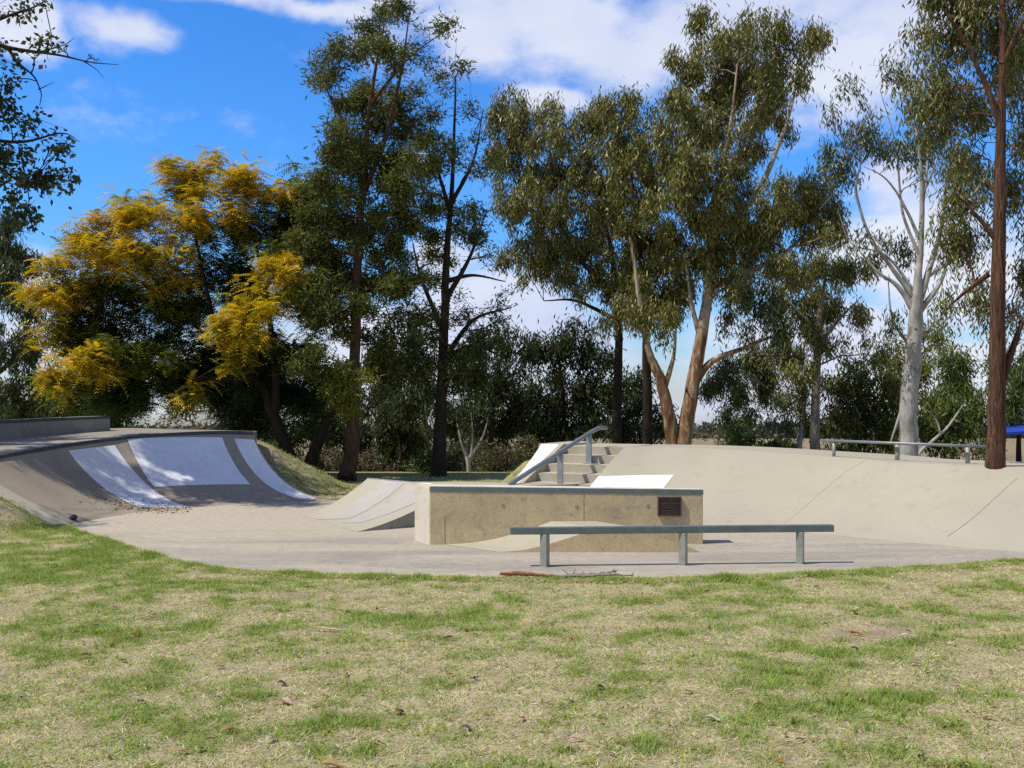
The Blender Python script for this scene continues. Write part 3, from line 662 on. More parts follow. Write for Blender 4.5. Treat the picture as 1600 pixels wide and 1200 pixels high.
def make_tree(name, label, cat, d, paths, lobes, leaf, bark_m, cols, seed, group=None, bias=0.0, lobe_k=1.0, limb_k=1.0, lai=2.0, base_z=None, twig=.012, bare=0, lscale=1.0, depth=1.0, flare=1.0, limb_r=1.0):
    """paths: trunk/limb polylines of (x, y, radius_px[, dd]) in photo pixels at distance d; lobes: (x, y, rx, ry[, density[, dd[, colours]]])"""
    rng = np.random.default_rng(seed); lf = LEAF[leaf]; TV, TF, nv = [], [], 0
    nodes, nrad = [], []
    def add_tube(p, r, n):
        nonlocal nv
        v, f = tube_arrays(p, r, n); TV.append(v); TF.append(f + nv); nv += len(v)
    first = None
    for path in paths:
        c = np.array([np.append(P(q[0], q[1], d + (q[3] if len(q) > 3 else 0)), q[2] * d / F) for q in path])
        if first is None:
            gzb = float(gz(np.array([c[0, 0]]), np.array([c[0, 1]]))[0]) if base_z is None else base_z
            if c[0, 2] > gzb - .05:
                e = c[0].copy(); e[2] = gzb - .1; e[3] *= 1.25 * flare; c = np.vstack([e, c])
            first = c[0, :3].copy(); first[2] = gzb
        if path is not paths[0]: c[:, 3] *= limb_k
        s = cr(c, max(6, len(c) * 6)); s[:, :3] += (fbm(np.arange(len(s)) * .37 + seed, np.zeros(len(s)), seed, 2)[:, None] - .5) * s[:, 3:4] * .5
        s[:, 3] = np.maximum(s[:, 3], .004) * np.linspace(1, .55, len(s))
        add_tube(s[:, :3], s[:, 3], 12 if s[0, 3] > .05 else 7); nodes.append(s[:, :3]); nrad.append(s[:, 3])
    LV, LF_, LC, ln_ = [], [], [], 0
    L3 = []
    for lb in lobes:
        x, y, rx, ry = lb[:4]; rx *= lobe_k; ry *= lobe_k; dens = lb[4] if len(lb) > 4 and lb[4] is not None else 1.0; dd = lb[5] if len(lb) > 5 and lb[5] is not None else rng.uniform(-1, 1) * depth + bias
        c = P(x, y, d + dd); L3.append((c, rx * (d + dd) / F, ry * (d + dd) / F, dens, lb[6] if len(lb) > 6 else cols))
    N0 = np.vstack(nodes); order = sorted(range(len(L3)), key=lambda i: np.min(np.linalg.norm(N0 - L3[i][0], axis=1)))
    for i in order:
        c, rx, rz, dens, cl = L3[i]; N = np.vstack(nodes); Rr = np.concatenate(nrad)
        dist = np.linalg.norm(N - c, axis=1) + np.maximum(0, N[:, 2] - c[2] + .25 * rz) * 1.6 + (Rr < .012) * .6
        k = int(np.argmin(dist)); a = N[k]; span = np.linalg.norm(c - a)
        mid = a * .5 + c * .5 + np.array([rng.normal(0, .06), rng.normal(0, .06), rng.uniform(-.02, .16)]) * span
        pts = cr([a, mid, c + np.array([0, 0, rz * .2])], 9); r0 = min(Rr[k] * .75, (.012 + .012 * span) * limb_r); rr = np.linspace(r0, .007, 9)
        pts[1:-1] += rng.normal(0, .025 * span, (7, 3)) * .5
        add_tube(pts, rr, 6); nodes.append(pts[2:]); nrad.append(rr[2:])
        area = math.pi * rx * rz; ncl = max(3, int(area / (math.pi * lf['cr'] ** 2) * (1.35 if leaf == 'gum' else 2.0) * (.5 + .5 * min(dens, 1.2))))
        q = rng.normal(0, 1, (ncl, 3)); q /= np.linalg.norm(q, axis=1)[:, None]; q *= (rng.random(ncl) ** .42)[:, None]
        cc = c + q * np.array([rx, (rx + rz) * .5, rz]) * .95
        for p in cc:
            j = rng.integers(3, 9); b = pts[j]; m = (b + p) / 2 + rng.normal(0, .05, 3)
            add_tube(cr([b, m, p], 4), np.linspace(twig * .8, .0035, 4), 3)
        for _ in range(int(bare * ncl)):
            b = cc[rng.integers(0, ncl)]; o = (b - c) * rng.uniform(.1, .5) + rng.normal(0, .22, 3); add_tube(cr([b, b + o * .5 + rng.normal(0, .05, 3), b + o], 4), np.linspace(twig * .5, .003, 4), 3)
        K = 1.0 if leaf != 'frond' else 1.0
        nl = int(area * lai * dens / (lf['L'] * lscale * lf['W'] * lscale * .5) * 1.7 * K); per = rng.gamma(2.0, 1.0, ncl); per /= per.sum()
        idx = rng.choice(ncl, nl, p=per); g = rng.normal(0, 1, (nl, 3)) * lf['cr'] * np.array([.55, .55, .42 if leaf not in ('gum', 'gumd') else .75])
        cen = cc[idx] + g
        w = np.ones(len(cl)) / len(cl)
        v, f, col = leaves(rng, cen, lf['L'] * lscale, lf['W'] * lscale, lf['droop'], cl, w, leaf)
        LV.append(v); LF_.append(f + ln_); LC.append(col); ln_ += len(v)
    root = empty(name, tuple(first)); tag(root, label, cat, group)
    link('trunk', np_mesh('trunk', np.vstack(TV), np.vstack(TF)), bark_m, root, smooth=True)
    if LV: link('crown', np_mesh('crown', np.vstack(LV), np.vstack(LF_), np.vstack(LC)), lf['mat'], root)
    return root

Y, LM, FN = YELL + YELL[:3] + LIME[:1], LIME, FERN
YL = YELL[:3] + LIME; YF = [YELL[3]] + LIME + FERN
make_tree('yellowing_tree', 'spreading yellow and green feathery tree behind the quarter pipe', 'tree', 22.2,
    [[(458, 746, 14), (450, 700, 12), (428, 650, 11), (400, 595, 9), (340, 540, 6), (270, 480, 4)], [(470, 746, 12), (486, 720, 11), (506, 672, 10), (530, 625, 9), (545, 560, 6)],
     [(428, 650, 8), (430, 580, 7), (420, 480, 5), (400, 380, 4)], [(400, 595, 7), (300, 590, 5), (200, 570, 4), (140, 560, 2)], [(340, 540, 5), (320, 440, 4), (300, 340, 3)], [(270, 480, 4), (190, 420, 3), (130, 400, 2)]],
    [(295, 268, 56, 26, 1, -.2, Y), (300, 300, 50, 25, .8, .3, YF), (245, 345, 70, 34, 1, -.8, Y), (150, 385, 58, 30, 1, -.6, Y), (82, 460, 36, 42, 1, -.4, Y), (110, 425, 40, 26, .9, -.4, YL), (400, 290, 48, 32, 1, -.5, Y), (345, 315, 45, 26, 1, -.6, Y),
     (330, 375, 66, 40, .9, .3, YF), (210, 395, 60, 30, 1, -1.0, Y), (440, 330, 45, 50, .9, .1, YF), (425, 430, 48, 28, 1.1, -1.6, Y), (390, 500, 52, 32, 1.1, -1.8, Y), (345, 515, 38, 22, 1, -1.8, YL), (430, 470, 45, 30, 1, -1.5, YL),
     (130, 570, 46, 30, 1.1, -1.2, Y), (90, 590, 25, 22, 1, -1.0, YL), (180, 560, 45, 30, .8, -.8, YF), (225, 510, 85, 45, 1, .6, FN), (330, 560, 80, 45, 1.1, .8, FN), (215, 595, 75, 38, 1, .5, FN), (430, 560, 75, 60, 1.2, .5, FN), (470, 430, 45, 70, 1, .6, FN),
     (320, 450, 80, 50, 1, .6, FN), (250, 440, 40, 22, .9, -1, YL), (110, 520, 34, 24, .7, -.3, YF), (200, 460, 70, 40, .8, .7, FN), (300, 610, 16, 24, 1, -.8, YL), (480, 620, 45, 50, 1, .9, FN), (430, 390, 40, 25, .9, -.8, YF), (370, 590, 60, 35, 1, .8, FN), (355, 570, 22, 16, 1, -1.6, YL), (400, 620, 60, 35, 1, 1.2, FN), (150, 630, 60, 25, .8, 1, FN), (270, 590, 60, 34, 1, .9, FN), (340, 608, 50, 26, 1, 1, FN), (185, 345, 40, 22, 1, -.5, Y), (215, 320, 30, 16, 1, -.2, YL), (120, 485, 46, 34, .9, .1, YF), (165, 440, 50, 34, .9, .3, YF), (70, 520, 22, 26, .9, -.6, YL), (265, 405, 46, 24, 1, -1.2, YL), (285, 480, 50, 30, .9, .2, YF), (165, 520, 60, 36, 1, .8, FN), (110, 545, 50, 26, .9, .2, YF), (370, 350, 46, 30, .9, -.2, YF), (450, 370, 40, 50, 1, .4, FN), (100, 610, 40, 24, .9, -.2, YF), (250, 560, 46, 26, .9, -.6, YF), (470, 300, 36, 40, .9, .5, YF), (400, 450, 50, 40, 1, .4, FN), (190, 620, 50, 28, .9, 1, FN), (380, 650, 40, 24, .9, 1.2, FN)],
    'frond', B_dark, FERN, 11, lai=3.6, depth=.8, lobe_k=1.16)
make_tree('tall_silky_oak', 'tall narrow olive tree beside the yellow tree, with straight brown trunk', 'tree', 21.3,
    [[(543, 752, 17), (547, 715, 13.5), (552, 600, 11), (557, 450, 10), (566, 300, 8), (580, 150, 5), (600, 40, 2.5)], [(566, 310, 5), (600, 220, 4), (625, 120, 3), (640, 20, 1.5)], [(562, 250, 4), (530, 180, 3), (500, 120, 1.5)], [(580, 160, 3.5), (640, 90, 2), (700, 45, 1)]],
    [(625, 12, 30, 18, .8), (585, 38, 34, 24, .8), (555, 75, 40, 28, .7), (520, 110, 32, 30, .55), (495, 120, 16, 20, .5), (610, 90, 45, 35, .6), (670, 45, 30, 12, .6), (660, 85, 25, 14, .4), (565, 160, 60, 45, .8), (625, 175, 50, 45, .8), (520, 230, 40, 40, .9), (580, 260, 75, 50, 1), (650, 270, 40, 45, .8),
     (500, 290, 28, 28, .8), (540, 340, 70, 50, 1), (620, 350, 55, 55, 1), (485, 370, 38, 50, 1), (560, 440, 70, 55, 1), (625, 440, 40, 45, .9), (510, 480, 55, 50, 1), (590, 520, 50, 40, .8), (500, 560, 40, 35, .9, -1), (525, 610, 28, 26, .8, -1, LIME), (555, 590, 22, 20, .7, -1, LIME), (545, 640, 14, 18, .7, -1, LIME), (640, 220, 40, 30, .6), (610, 590, 45, 40, .5)],
    'fine', B_brown, SHEOK, 12, lai=2.9, bare=.6, flare=1.35, lobe_k=1.08)
make_tree('sparse_tree', 'half bare dark tree with straight trunk in the middle of the lawn', 'tree', 22.6,
    [[(686, 746, 14), (690, 650, 11), (694, 500, 9), (700, 380, 7), (708, 250, 4.5), (712, 120, 2)], [(696, 470, 5), (735, 400, 3.5), (760, 330, 2)], [(694, 520, 5), (660, 440, 3.5), (645, 380, 2)], [(695, 560, 5), (740, 500, 3.5), (800, 480, 1.5)], [(704, 320, 4), (740, 250, 2.5), (755, 170, 1.2)], [(704, 330, 4), (680, 250, 2.5), (670, 170, 1.2)], [(696, 560, 5), (740, 540, 3.5), (790, 560, 1.5)], [(694, 440, 5), (740, 430, 3), (790, 440, 1.5)]],
    [(712, 125, 36, 34, .30), (670, 190, 30, 40, .35), (745, 190, 28, 40, .18), (690, 250, 50, 40, .5), (750, 270, 40, 40, .25), (670, 310, 40, 45, .7), (710, 355, 50, 35, .8), (745, 340, 28, 30, .5), (680, 420, 45, 35, .55), (770, 400, 30, 30, .15), (775, 470, 34, 24, .12), (730, 490, 60, 40, .30), (655, 500, 35, 45, .55), (700, 550, 80, 45, .55), (640, 560, 40, 40, .6), (760, 550, 40, 40, .4), (720, 610, 70, 40, .6)],
    'fine', B_dark, SHEOK + DKGRN, 13, lai=2.2, bare=2.4, twig=.013)
GUML = [(820, 185, 52, 45), (785, 200, 28, 45, .9), (800, 255, 48, 40), (860, 215, 40, 40, .8), (930, 195, 42, 45), (880, 270, 55, 45), (850, 320, 60, 42), (795, 310, 35, 40, .8), (905, 350, 60, 42), (860, 390, 60, 35), (815, 390, 36, 30, .8), (920, 410, 50, 35), (940, 300, 50, 50), (900, 440, 40, 18, .6), (845, 430, 30, 16, .5)]
make_tree('gum_tree', 'broad gum with thin dark trunk and hanging leaves left of the twin trunked gum', 'tree', 26.0,
    [[(964, 712, 8), (966, 600, 8), (966, 480, 7), (952, 380, 5), (932, 300, 4), (925, 190, 2)], [(962, 460, 5), (900, 400, 4), (840, 330, 3), (810, 240, 2)], [(964, 500, 4), (900, 470, 3), (850, 470, 1.5)]], GUML, 'gum', B_dark, OLIVE, 21, lai=2.0, depth=1.3, lobe_k=1.16)
make_tree('gum_tree', 'narrow gum with straight dark trunk close beside the twin trunked gum', 'tree', 25.2,
    [[(1012, 712, 9), (1011, 600, 8.5), (1010, 500, 7), (1002, 400, 5), (988, 290, 3.5), (980, 180, 2)]],
    [(975, 175, 50, 28, .8), (1000, 210, 45, 35), (965, 250, 50, 40), (1010, 290, 50, 45), (975, 340, 50, 45), (1020, 380, 55, 45), (970, 430, 50, 40), (1015, 460, 50, 40), (975, 490, 40, 30, .8)], 'gum', B_dark, OLIVE, 22, lai=2.0, depth=1.2, lobe_k=1.12)
make_tree('twin_trunk_gum', 'big gum with two peeling orange and white trunks behind the bank', 'tree', 24.0,
    [[(1066, 712, 15), (1078, 625, 13), (1094, 530, 12), (1108, 440, 10), (1116, 330, 8), (1140, 210, 5), (1152, 100, 2.5)], [(1052, 712, 13), (1046, 650, 11.5), (1030, 590, 10), (1012, 548, 8), (1000, 470, 6), (985, 370, 4)],
     [(1084, 600, 7), (1112, 565, 6), (1160, 545, 5), (1215, 522, 3)], [(1107, 450, 7), (1160, 430, 6), (1230, 392, 4.5), (1275, 345, 2.5)], [(1115, 370, 7), (1180, 305, 5.5), (1215, 230, 4.5), (1238, 160, 3), (1250, 90, 2)], [(1036, 610, 6), (1052, 560, 4), (1056, 510, 3)], [(1094, 530, 5), (1080, 470, 4), (1070, 400, 3)]],
    [(1088, 45, 26, 30), (1078, 100, 40, 38), (1180, 50, 45, 30), (1235, 70, 45, 32), (1278, 65, 22, 24, .9), (1140, 110, 55, 45), (1205, 130, 45, 40), (1055, 165, 50, 40), (1105, 200, 60, 45), (1255, 120, 28, 28, .7), (1040, 240, 50, 45), (1175, 200, 35, 40, .8), (1090, 270, 60, 45), (1050, 320, 60, 48), (1130, 330, 60, 42), (1200, 340, 50, 35), (1250, 345, 55, 40), (1295, 330, 30, 40, .9), (1160, 285, 35, 28, .6),
     (1275, 280, 34, 24, .6), (1220, 300, 40, 22, .7), (1080, 390, 60, 45), (1140, 395, 50, 35), (1200, 395, 50, 30, .9), (1040, 440, 45, 40), (1030, 500, 42, 32), (1060, 470, 40, 35, .8), (1170, 450, 45, 32, .9), (1190, 490, 48, 30, .9, -1, DKGRN), (1215, 525, 34, 20, .8, -1, DKGRN), (1150, 510, 30, 24, .6), (1000, 440, 40, 40, .8), (1165, 90, 50, 36), (1120, 150, 50, 40), (1190, 160, 40, 34), (1165, 240, 34, 30, .7), (1140, 280, 40, 34), (1300, 370, 30, 28, .8), (1235, 420, 44, 26, .8), (1265, 310, 44, 30), (1180, 360, 50, 36), (1110, 440, 34, 26, .6), (1225, 200, 26, 24, .5), (1130, 60, 26, 30, .7)],
    'gum', B_twin, OLIVE, 23, lai=2.0, depth=1.5, lobe_k=1.1)
make_tree('white_gum', 'pale smooth white trunked gum with thin bare branches', 'tree', 20.5,
    [[(1419, 735, 16), (1420, 640, 15), (1427, 560, 14.5), (1432, 480, 13), (1436, 420, 7.5), (1441, 320, 5.5), (1434, 220, 3.5), (1422, 130, 1.6)], [(1431, 490, 10), (1405, 450, 7), (1372, 425, 5), (1345, 395, 3)], [(1432, 470, 8), (1398, 425, 6), (1360, 370, 5), (1338, 300, 4), (1345, 240, 2), (1320, 180, 1)],
     [(1434, 480, 10), (1455, 410, 8), (1472, 350, 6), (1480, 280, 5), (1505, 210, 2.5)], [(1434, 490, 9), (1470, 440, 6), (1485, 390, 4.5), (1510, 350, 2.5)], [(1440, 380, 5), (1412, 320, 4), (1385, 280, 3), (1350, 260, 1.5)], [(1420, 610, 6), (1402, 660, 4.5), (1392, 690, 3)], [(1426, 545, 5), (1395, 500, 4), (1388, 440, 2.5)], [(1443, 300, 4), (1470, 230, 3), (1478, 150, 1.5)],
     [(1437, 400, 5), (1410, 330, 4), (1400, 230, 3), (1375, 140, 1.5)], [(1441, 330, 4), (1450, 240, 3), (1445, 150, 1.5)], [(1345, 290, 3), (1320, 230, 2), (1298, 160, 1)], [(1432, 460, 5), (1385, 400, 3.5), (1330, 380, 2), (1310, 330, 1.2)], [(1440, 440, 5), (1490, 400, 3.5), (1520, 330, 2)]],
    [(1300, 165, 22, 18, .5), (1335, 130, 26, 14, .7), (1385, 105, 28, 20, .5), (1415, 130, 32, 26, .6), (1340, 205, 34, 24, .9), (1320, 240, 34, 32, 1), (1365, 235, 34, 28, 1), (1400, 225, 30, 28, .9), (1445, 160, 30, 30, .7), (1455, 225, 38, 32, .9), (1475, 175, 26, 30, .8), (1490, 260, 26, 30, .6), (1385, 392, 36, 24, .9), (1350, 375, 22, 20, .7), (1410, 405, 24, 18, .7), (1330, 285, 24, 18, .4), (1440, 280, 24, 20, .25), (1395, 500, 18, 26, .6), (1380, 530, 16, 20, .5), (1360, 170, 20, 20, .3)],
    'gum', B_white, DKGRN + [(.12, .13, .06)], 24, lai=1.35, bare=1.6, lscale=.9, depth=1.1, limb_r=.6, limb_k=.62)
make_tree('ironbark_tree', 'tall straight ironbark with rough red brown trunk right of the round rail', 'tree', 13.0,
    [[(1555, 735, 16.5), (1557, 640, 15), (1560, 500, 14), (1562, 300, 12), (1565, 150, 9), (1566, 0, 7), (1560, -160, 4)], [(1567, 590, 7), (1582, 545, 6), (1600, 500, 5), (1640, 440, 3)], [(1564, 190, 6), (1530, 110, 4.5), (1500, 50, 3), (1470, 10, 2)], [(1565, 100, 5), (1600, 30, 4), (1640, -40, 3)], [(1561, 380, 5), (1520, 330, 3.5), (1490, 300, 2)], [(1545, 428, 5, .3), (1510, 455, 4, .5), (1482, 480, 3, .7)]],
    [(1465, 10, 42, 30), (1520, 10, 50, 36), (1575, 20, 50, 40), (1440, 55, 24, 20, .8), (1495, 70, 45, 36), (1550, 90, 45, 40), (1595, 100, 40, 50), (1450, 110, 34, 24, .9), (1480, 140, 40, 34), (1440, 165, 26, 20, .8), (1520, 170, 40, 40), (1585, 190, 34, 50), (1475, 200, 30, 30, .9), (1510, 240, 36, 34, .9), (1500, 305, 34, 40, 1), (1475, 350, 30, 26, .9), (1515, 360, 30, 32, .9), (1595, 300, 24, 55, .8), (1540, 300, 20, 40, .6), (1500, 395, 24, 20, .7), (1520, 480, 34, 24, .8), (1485, 490, 20, 28, .7), (1595, 480, 16, 36, .6), (1545, 510, 20, 16, .5), (1620, 400, 40, 60, .8),
     (1620, 0, 60, 60), (1560, -60, 90, 50), (1480, -50, 70, 40), (1500, -150, 90, 60), (1600, -150, 90, 60)],
    'gum', B_iron, OLIVE + [(.075, .10, .03)], 25, lai=2.0, lscale=.7, depth=.7, bias=1.0, flare=1.2, lobe_k=1.1)
make_tree('slender_gum', 'slender pale trunked gum with olive crown in front of the far scrub', 'tree', 27.0,
    [[(1273, 722, 9.5), (1274, 640, 8.5), (1277, 560, 8), (1281, 490, 6.5), (1290, 430, 3)], [(1279, 540, 4), (1310, 500, 3), (1340, 470, 2)], [(1279, 520, 4), (1240, 480, 3), (1215, 460, 2)]],
    [(1285, 420, 45, 26), (1240, 440, 42, 26), (1330, 425, 38, 26, .9), (1230, 480, 40, 26, .9), (1300, 470, 45, 32), (1340, 490, 28, 28, .6), (1260, 520, 40, 30, .8), (1310, 540, 36, 28, .7), (1220, 420, 30, 22, .7), (1360, 560, 30, 30, .5), (1250, 580, 40, 24, .6)], 'gum', B_grey, OLIVE + LIME[:1], 26, lai=2.3, depth=1)
make_tree('small_gum', 'thin pale stemmed gum leaning beside the slender gum', 'tree', 28.5,
    [[(1248, 722, 6), (1250, 680, 5.5), (1256, 630, 5), (1254, 570, 4), (1258, 530, 2)]], [(1190, 560, 44, 34), (1230, 550, 36, 32), (1150, 590, 40, 34), (1120, 600, 24, 36, .8), (1200, 600, 44, 34), (1150, 640, 36, 26, .7), (1265, 600, 30, 26, .7), (1220, 640, 40, 30, .8)], 'gum', B_white, OLIVE + DKGRN, 27, lai=2.3, depth=1.2)
make_tree('dark_gum', 'dark drooping gum at the left edge behind the yellow tree', 'tree', 27.0,
    [[(-40, 740, 12), (-30, 600, 10), (-10, 480, 7), (15, 380, 4)], [(-30, 600, 6), (20, 560, 4), (50, 480, 2.5)]], [(8, 355, 28, 22, .9), (20, 395, 36, 30), (45, 410, 28, 26, .8), (10, 450, 36, 40), (40, 480, 28, 34, .8), (10, 540, 45, 45), (50, 560, 40, 40, .8), (-30, 420, 60, 70), (80, 610, 34, 30, .7), (20, 620, 60, 40)], 'gum', B_dark, DKGRN, 28, lai=2.5)

# broad-leaved tree standing left of the frame: its branches hang into view and it shades the quarter pipe
def near_tree():
    d = 17.0
    lob = []
    rng = np.random.default_rng(5)
    Ls = np.array([-.518, -.168, .839])
    while len(lob) < 44:
        q = qp(np.array([rng.uniform(.13, .95)]), np.array([rng.uniform(.25, 1)]))[0] if rng.random() < .8 else np.array([rng.uniform(-9.5, -7.4), rng.uniform(15, 19.5), 1.0])
        if rng.random() < .05: q = qp(np.array([rng.uniform(.1, 1)]), np.array([0.0]))[0] + np.array([rng.uniform(-.2, .35), rng.uniform(-1.0, .1), 0])
        if abs(q[0] + 5.9) < .75 and q[2] < .75 and rng.random() < .7: continue
        z = rng.uniform(7.2, 11.5); p = q + Ls * (z - q[2]) / Ls[2]
        if p[0] / p[1] * F + 800 > -85: continue
        lob.append((800 + p[0] / p[1] * F, YH + (H - z) / p[1] * F, rng.uniform(50, 82), rng.uniform(42, 62), rng.uniform(.55, 1.0), p[1] - d))
    vis = [(20, 104, 22, 16, .5), (8, 130, 16, 20, .7), (50, 195, 22, 14, .7), (100, 232, 16, 16, .6), (112, 285, 14, 12, .6), (55, 330, 20, 18, .8), (20, 345, 20, 16, .7), (85, 205, 12, 12, .4), (20, 22, 36, 13, .6), (70, 8, 16, 10, .6), (75, 72, 30, 10, 1.0), (55, 84, 16, 8, .4), (12, 165, 26, 20, .6), (30, 215, 34, 26, .55), (78, 235, 22, 20, .5), (90, 270, 28, 22, .55), (30, 265, 36, 26, .6), (15, 310, 26, 26, .6), (60, 300, 30, 24, .7), (110, 275, 14, 12, .4), (45, 340, 18, 16, .5), (5, 235, 30, 40, .6), (150, 95, 6, 4, .2), (-40, 40, 50, 40, .9), (-40, 160, 50, 50, .9), (-40, 280, 50, 60, .9)]
    lob += [v + (rng.uniform(-.5, .4),) for v in vis]
    make_tree('broadleaf_tree', 'near broad leaved tree whose twigs hang in at the top left', 'tree', d,
        [[(-480, 850, 40, -2), (-480, 600, 34, -2), (-460, 350, 29, -2), (-430, 100, 22, -2), (-400, -150, 12, -2)], [(-460, 350, 20, -2), (-350, 180, 14, -1.2), (-180, 90, 9, -.5), (-60, 60, 6), (20, 76, 4.2), (90, 86, 2.6), (140, 97, 1.6), (185, 101, .8)],
         [(-350, 180, 12, -1.2), (-180, 190, 8, -.5), (-60, 210, 5), (30, 222, 3.2), (95, 208, 1.8), (125, 222, .7)], [(10, 72, 3), (30, 100, 2.4), (52, 118, 1.8), (64, 145, 1.3), (62, 165, 1)], [(-60, 210, 4), (0, 262, 3), (40, 285, 2.2), (90, 275, 1.2)], [(-60, 60, 4), (0, 30, 3), (60, 8, 1.8), (75, -10, 1)], [(60, 82, 1.5), (100, 70, 1), (115, 60, .6)], [(130, 95, 1.2), (150, 108, .8), (162, 122, .5)], [(60, 140, 1), (85, 128, .6)], [(30, 230, 1.5), (45, 310, 1), (38, 350, .6)]],
        lob, 'broad', B_dark, [(.05, .075, .02), (.07, .095, .025), (.11, .125, .03), (.035, .05, .016)], 31, lai=1.5, base_z=0.0, twig=.01, lscale=1.45, bare=.5)
near_tree()

# scrub, small trees and shrubs behind the park
def scrub(name, label, d, lobes, leaf='gumd', cols=SHADE, stem=None, bark_m=None, seed=1, lai=2.2, lscale=1.25, bare=0, group=None, cat='shrub', depth=.8):
    cx = sum(l[0] for l in lobes) / len(lobes); yb = max(l[1] + l[3] for l in lobes)
    if stem is None: stem = [[(cx, yb + 6, 4), (cx + 3, yb - 20, 3), (cx - 4, lobes[0][1], 2)]]
    return make_tree(name, label, cat, d, stem, lobes, leaf, bark_m or B_dark, cols, seed, lai=lai, lscale=lscale, bare=bare, group=group, depth=depth)
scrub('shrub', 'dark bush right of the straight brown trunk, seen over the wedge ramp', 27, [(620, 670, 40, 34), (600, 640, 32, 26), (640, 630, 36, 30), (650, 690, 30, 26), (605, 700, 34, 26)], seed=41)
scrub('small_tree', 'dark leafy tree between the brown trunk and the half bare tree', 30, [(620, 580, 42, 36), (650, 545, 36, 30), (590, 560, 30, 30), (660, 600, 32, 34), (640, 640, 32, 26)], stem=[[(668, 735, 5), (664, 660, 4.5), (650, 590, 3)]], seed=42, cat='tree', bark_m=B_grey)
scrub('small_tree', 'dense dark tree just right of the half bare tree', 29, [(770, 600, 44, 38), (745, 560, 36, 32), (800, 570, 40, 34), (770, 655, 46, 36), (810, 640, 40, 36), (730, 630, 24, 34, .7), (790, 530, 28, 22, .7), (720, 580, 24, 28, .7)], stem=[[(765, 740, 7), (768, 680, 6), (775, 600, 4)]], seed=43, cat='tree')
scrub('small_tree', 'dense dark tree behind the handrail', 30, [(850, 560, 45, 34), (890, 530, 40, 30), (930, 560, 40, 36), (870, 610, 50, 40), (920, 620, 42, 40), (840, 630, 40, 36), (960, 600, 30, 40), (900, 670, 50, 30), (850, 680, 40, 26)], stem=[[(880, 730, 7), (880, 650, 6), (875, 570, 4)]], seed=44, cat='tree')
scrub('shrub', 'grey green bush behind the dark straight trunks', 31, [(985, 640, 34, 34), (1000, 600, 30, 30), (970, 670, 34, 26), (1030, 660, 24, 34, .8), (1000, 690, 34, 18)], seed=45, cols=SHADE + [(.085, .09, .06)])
scrub('shrub', 'bright green low bush left of the half bare trunk', 25, [(655, 738, 14, 14), (668, 722, 16, 16), (680, 735, 12, 12)], leaf='fine', cols=BUSH, seed=46)
scrub('shrub', 'brown dry bush under the dense dark tree', 27, [(800, 712, 26, 18), (830, 700, 24, 20), (775, 722, 22, 14), (750, 705, 22, 22, .6)], leaf='fine', cols=DRY + BUSH[:1], seed=47, bare=1.5, lai=1.6)
scrub('shrub', 'dry grey bush between the forked trunks and the straight brown trunk', 27, [(572, 715, 16, 22, .7), (590, 730, 18, 16, .8), (512, 712, 14, 20, .7), (620, 735, 20, 12, .8)], leaf='fine', cols=DRY, seed=48, bare=2.0, lai=1.3)
make_tree('white_stem_sapling', 'young gum with three thin white stems beside the half bare tree', 'tree', 25.5, [[(733, 752, 4.2), (732, 722, 4), (724, 700, 3), (716, 670, 2), (712, 640, 1.2)], [(732, 722, 3), (738, 700, 2.4), (738, 660, 1.4)], [(733, 716, 3), (748, 695, 2.2), (758, 672, 1.6), (763, 650, 1)]], [(712, 630, 20, 20, .6), (738, 640, 18, 18, .5), (764, 640, 16, 18, .5)], 'gumd', B_white, SHADE, 49, lai=1.8)
make_tree('pale_gum_pair', 'pair of thin pale gum stems behind the half bare trunk', 'tree', 33.0, [[(672, 742, 3.5), (670, 690, 3), (664, 630, 2)], [(660, 742, 3), (656, 690, 2.6), (655, 640, 1.6)]], [(660, 620, 26, 24, .7), (680, 640, 20, 20, .5)], 'gum', B_white, SHADE, 50, lai=1.8, lscale=1.2)
scrub('shrub', 'leafy shrub beneath the yellow tree, right of the quarter pipe', 24.5, [(432, 690, 22, 26), (420, 665, 24, 20), (455, 680, 24, 24, .8), (500, 690, 18, 24, .6)], leaf='fine', cols=BUSH, seed=51)
scrub('small_tree', 'dark low tree behind the long ledge on the deck', 29, [(130, 625, 44, 30), (80, 640, 44, 28), (180, 630, 40, 32), (30, 640, 44, 30), (150, 660, 50, 20), (60, 670, 60, 20), (-20, 640, 40, 40)], seed=52, cat='tree', cols=SHADE + BUSH[:1])
scrub('bare_shrub', 'leafless grey brown scrub bush showing over the quarter pipe', 34, [(265, 655, 28, 20, .12), (300, 645, 30, 24, .14), (335, 650, 30, 26, .2), (280, 670, 40, 12, .3), (320, 668, 40, 14, .3)], leaf='fine', cols=DRY, bark_m=B_grey, seed=53, bare=5, lai=1.2)
scrub('shrub', 'dark bush directly behind the right end of the quarter pipe', 28, [(380, 655, 34, 24), (400, 640, 30, 26), (360, 668, 30, 12, .8), (410, 672, 24, 16)], seed=54)
scrub('bare_shrub', 'leafless tangled scrub right of the twin trunked gum', 34, [(1110, 685, 26, 14, .2), (1130, 678, 22, 16, .15), (1085, 680, 20, 14, .2), (1150, 690, 22, 12, .3)], leaf='fine', cols=DRY + BUSH[:1], bark_m=B_grey, seed=55, bare=5, lai=1.2)
scrub('shrub', 'upright light green bush right of the leafless scrub', 30, [(1155, 672, 20, 24), (1165, 695, 24, 18), (1145, 695, 18, 16, .8)], leaf='fine', cols=BUSH, seed=56)
scrub('shrub', 'rounded light green bush left of the thin pale stemmed gum', 29, [(1210, 690, 20, 20), (1225, 700, 18, 14), (1195, 702, 16, 12, .8)], leaf='fine', cols=BUSH, seed=57)
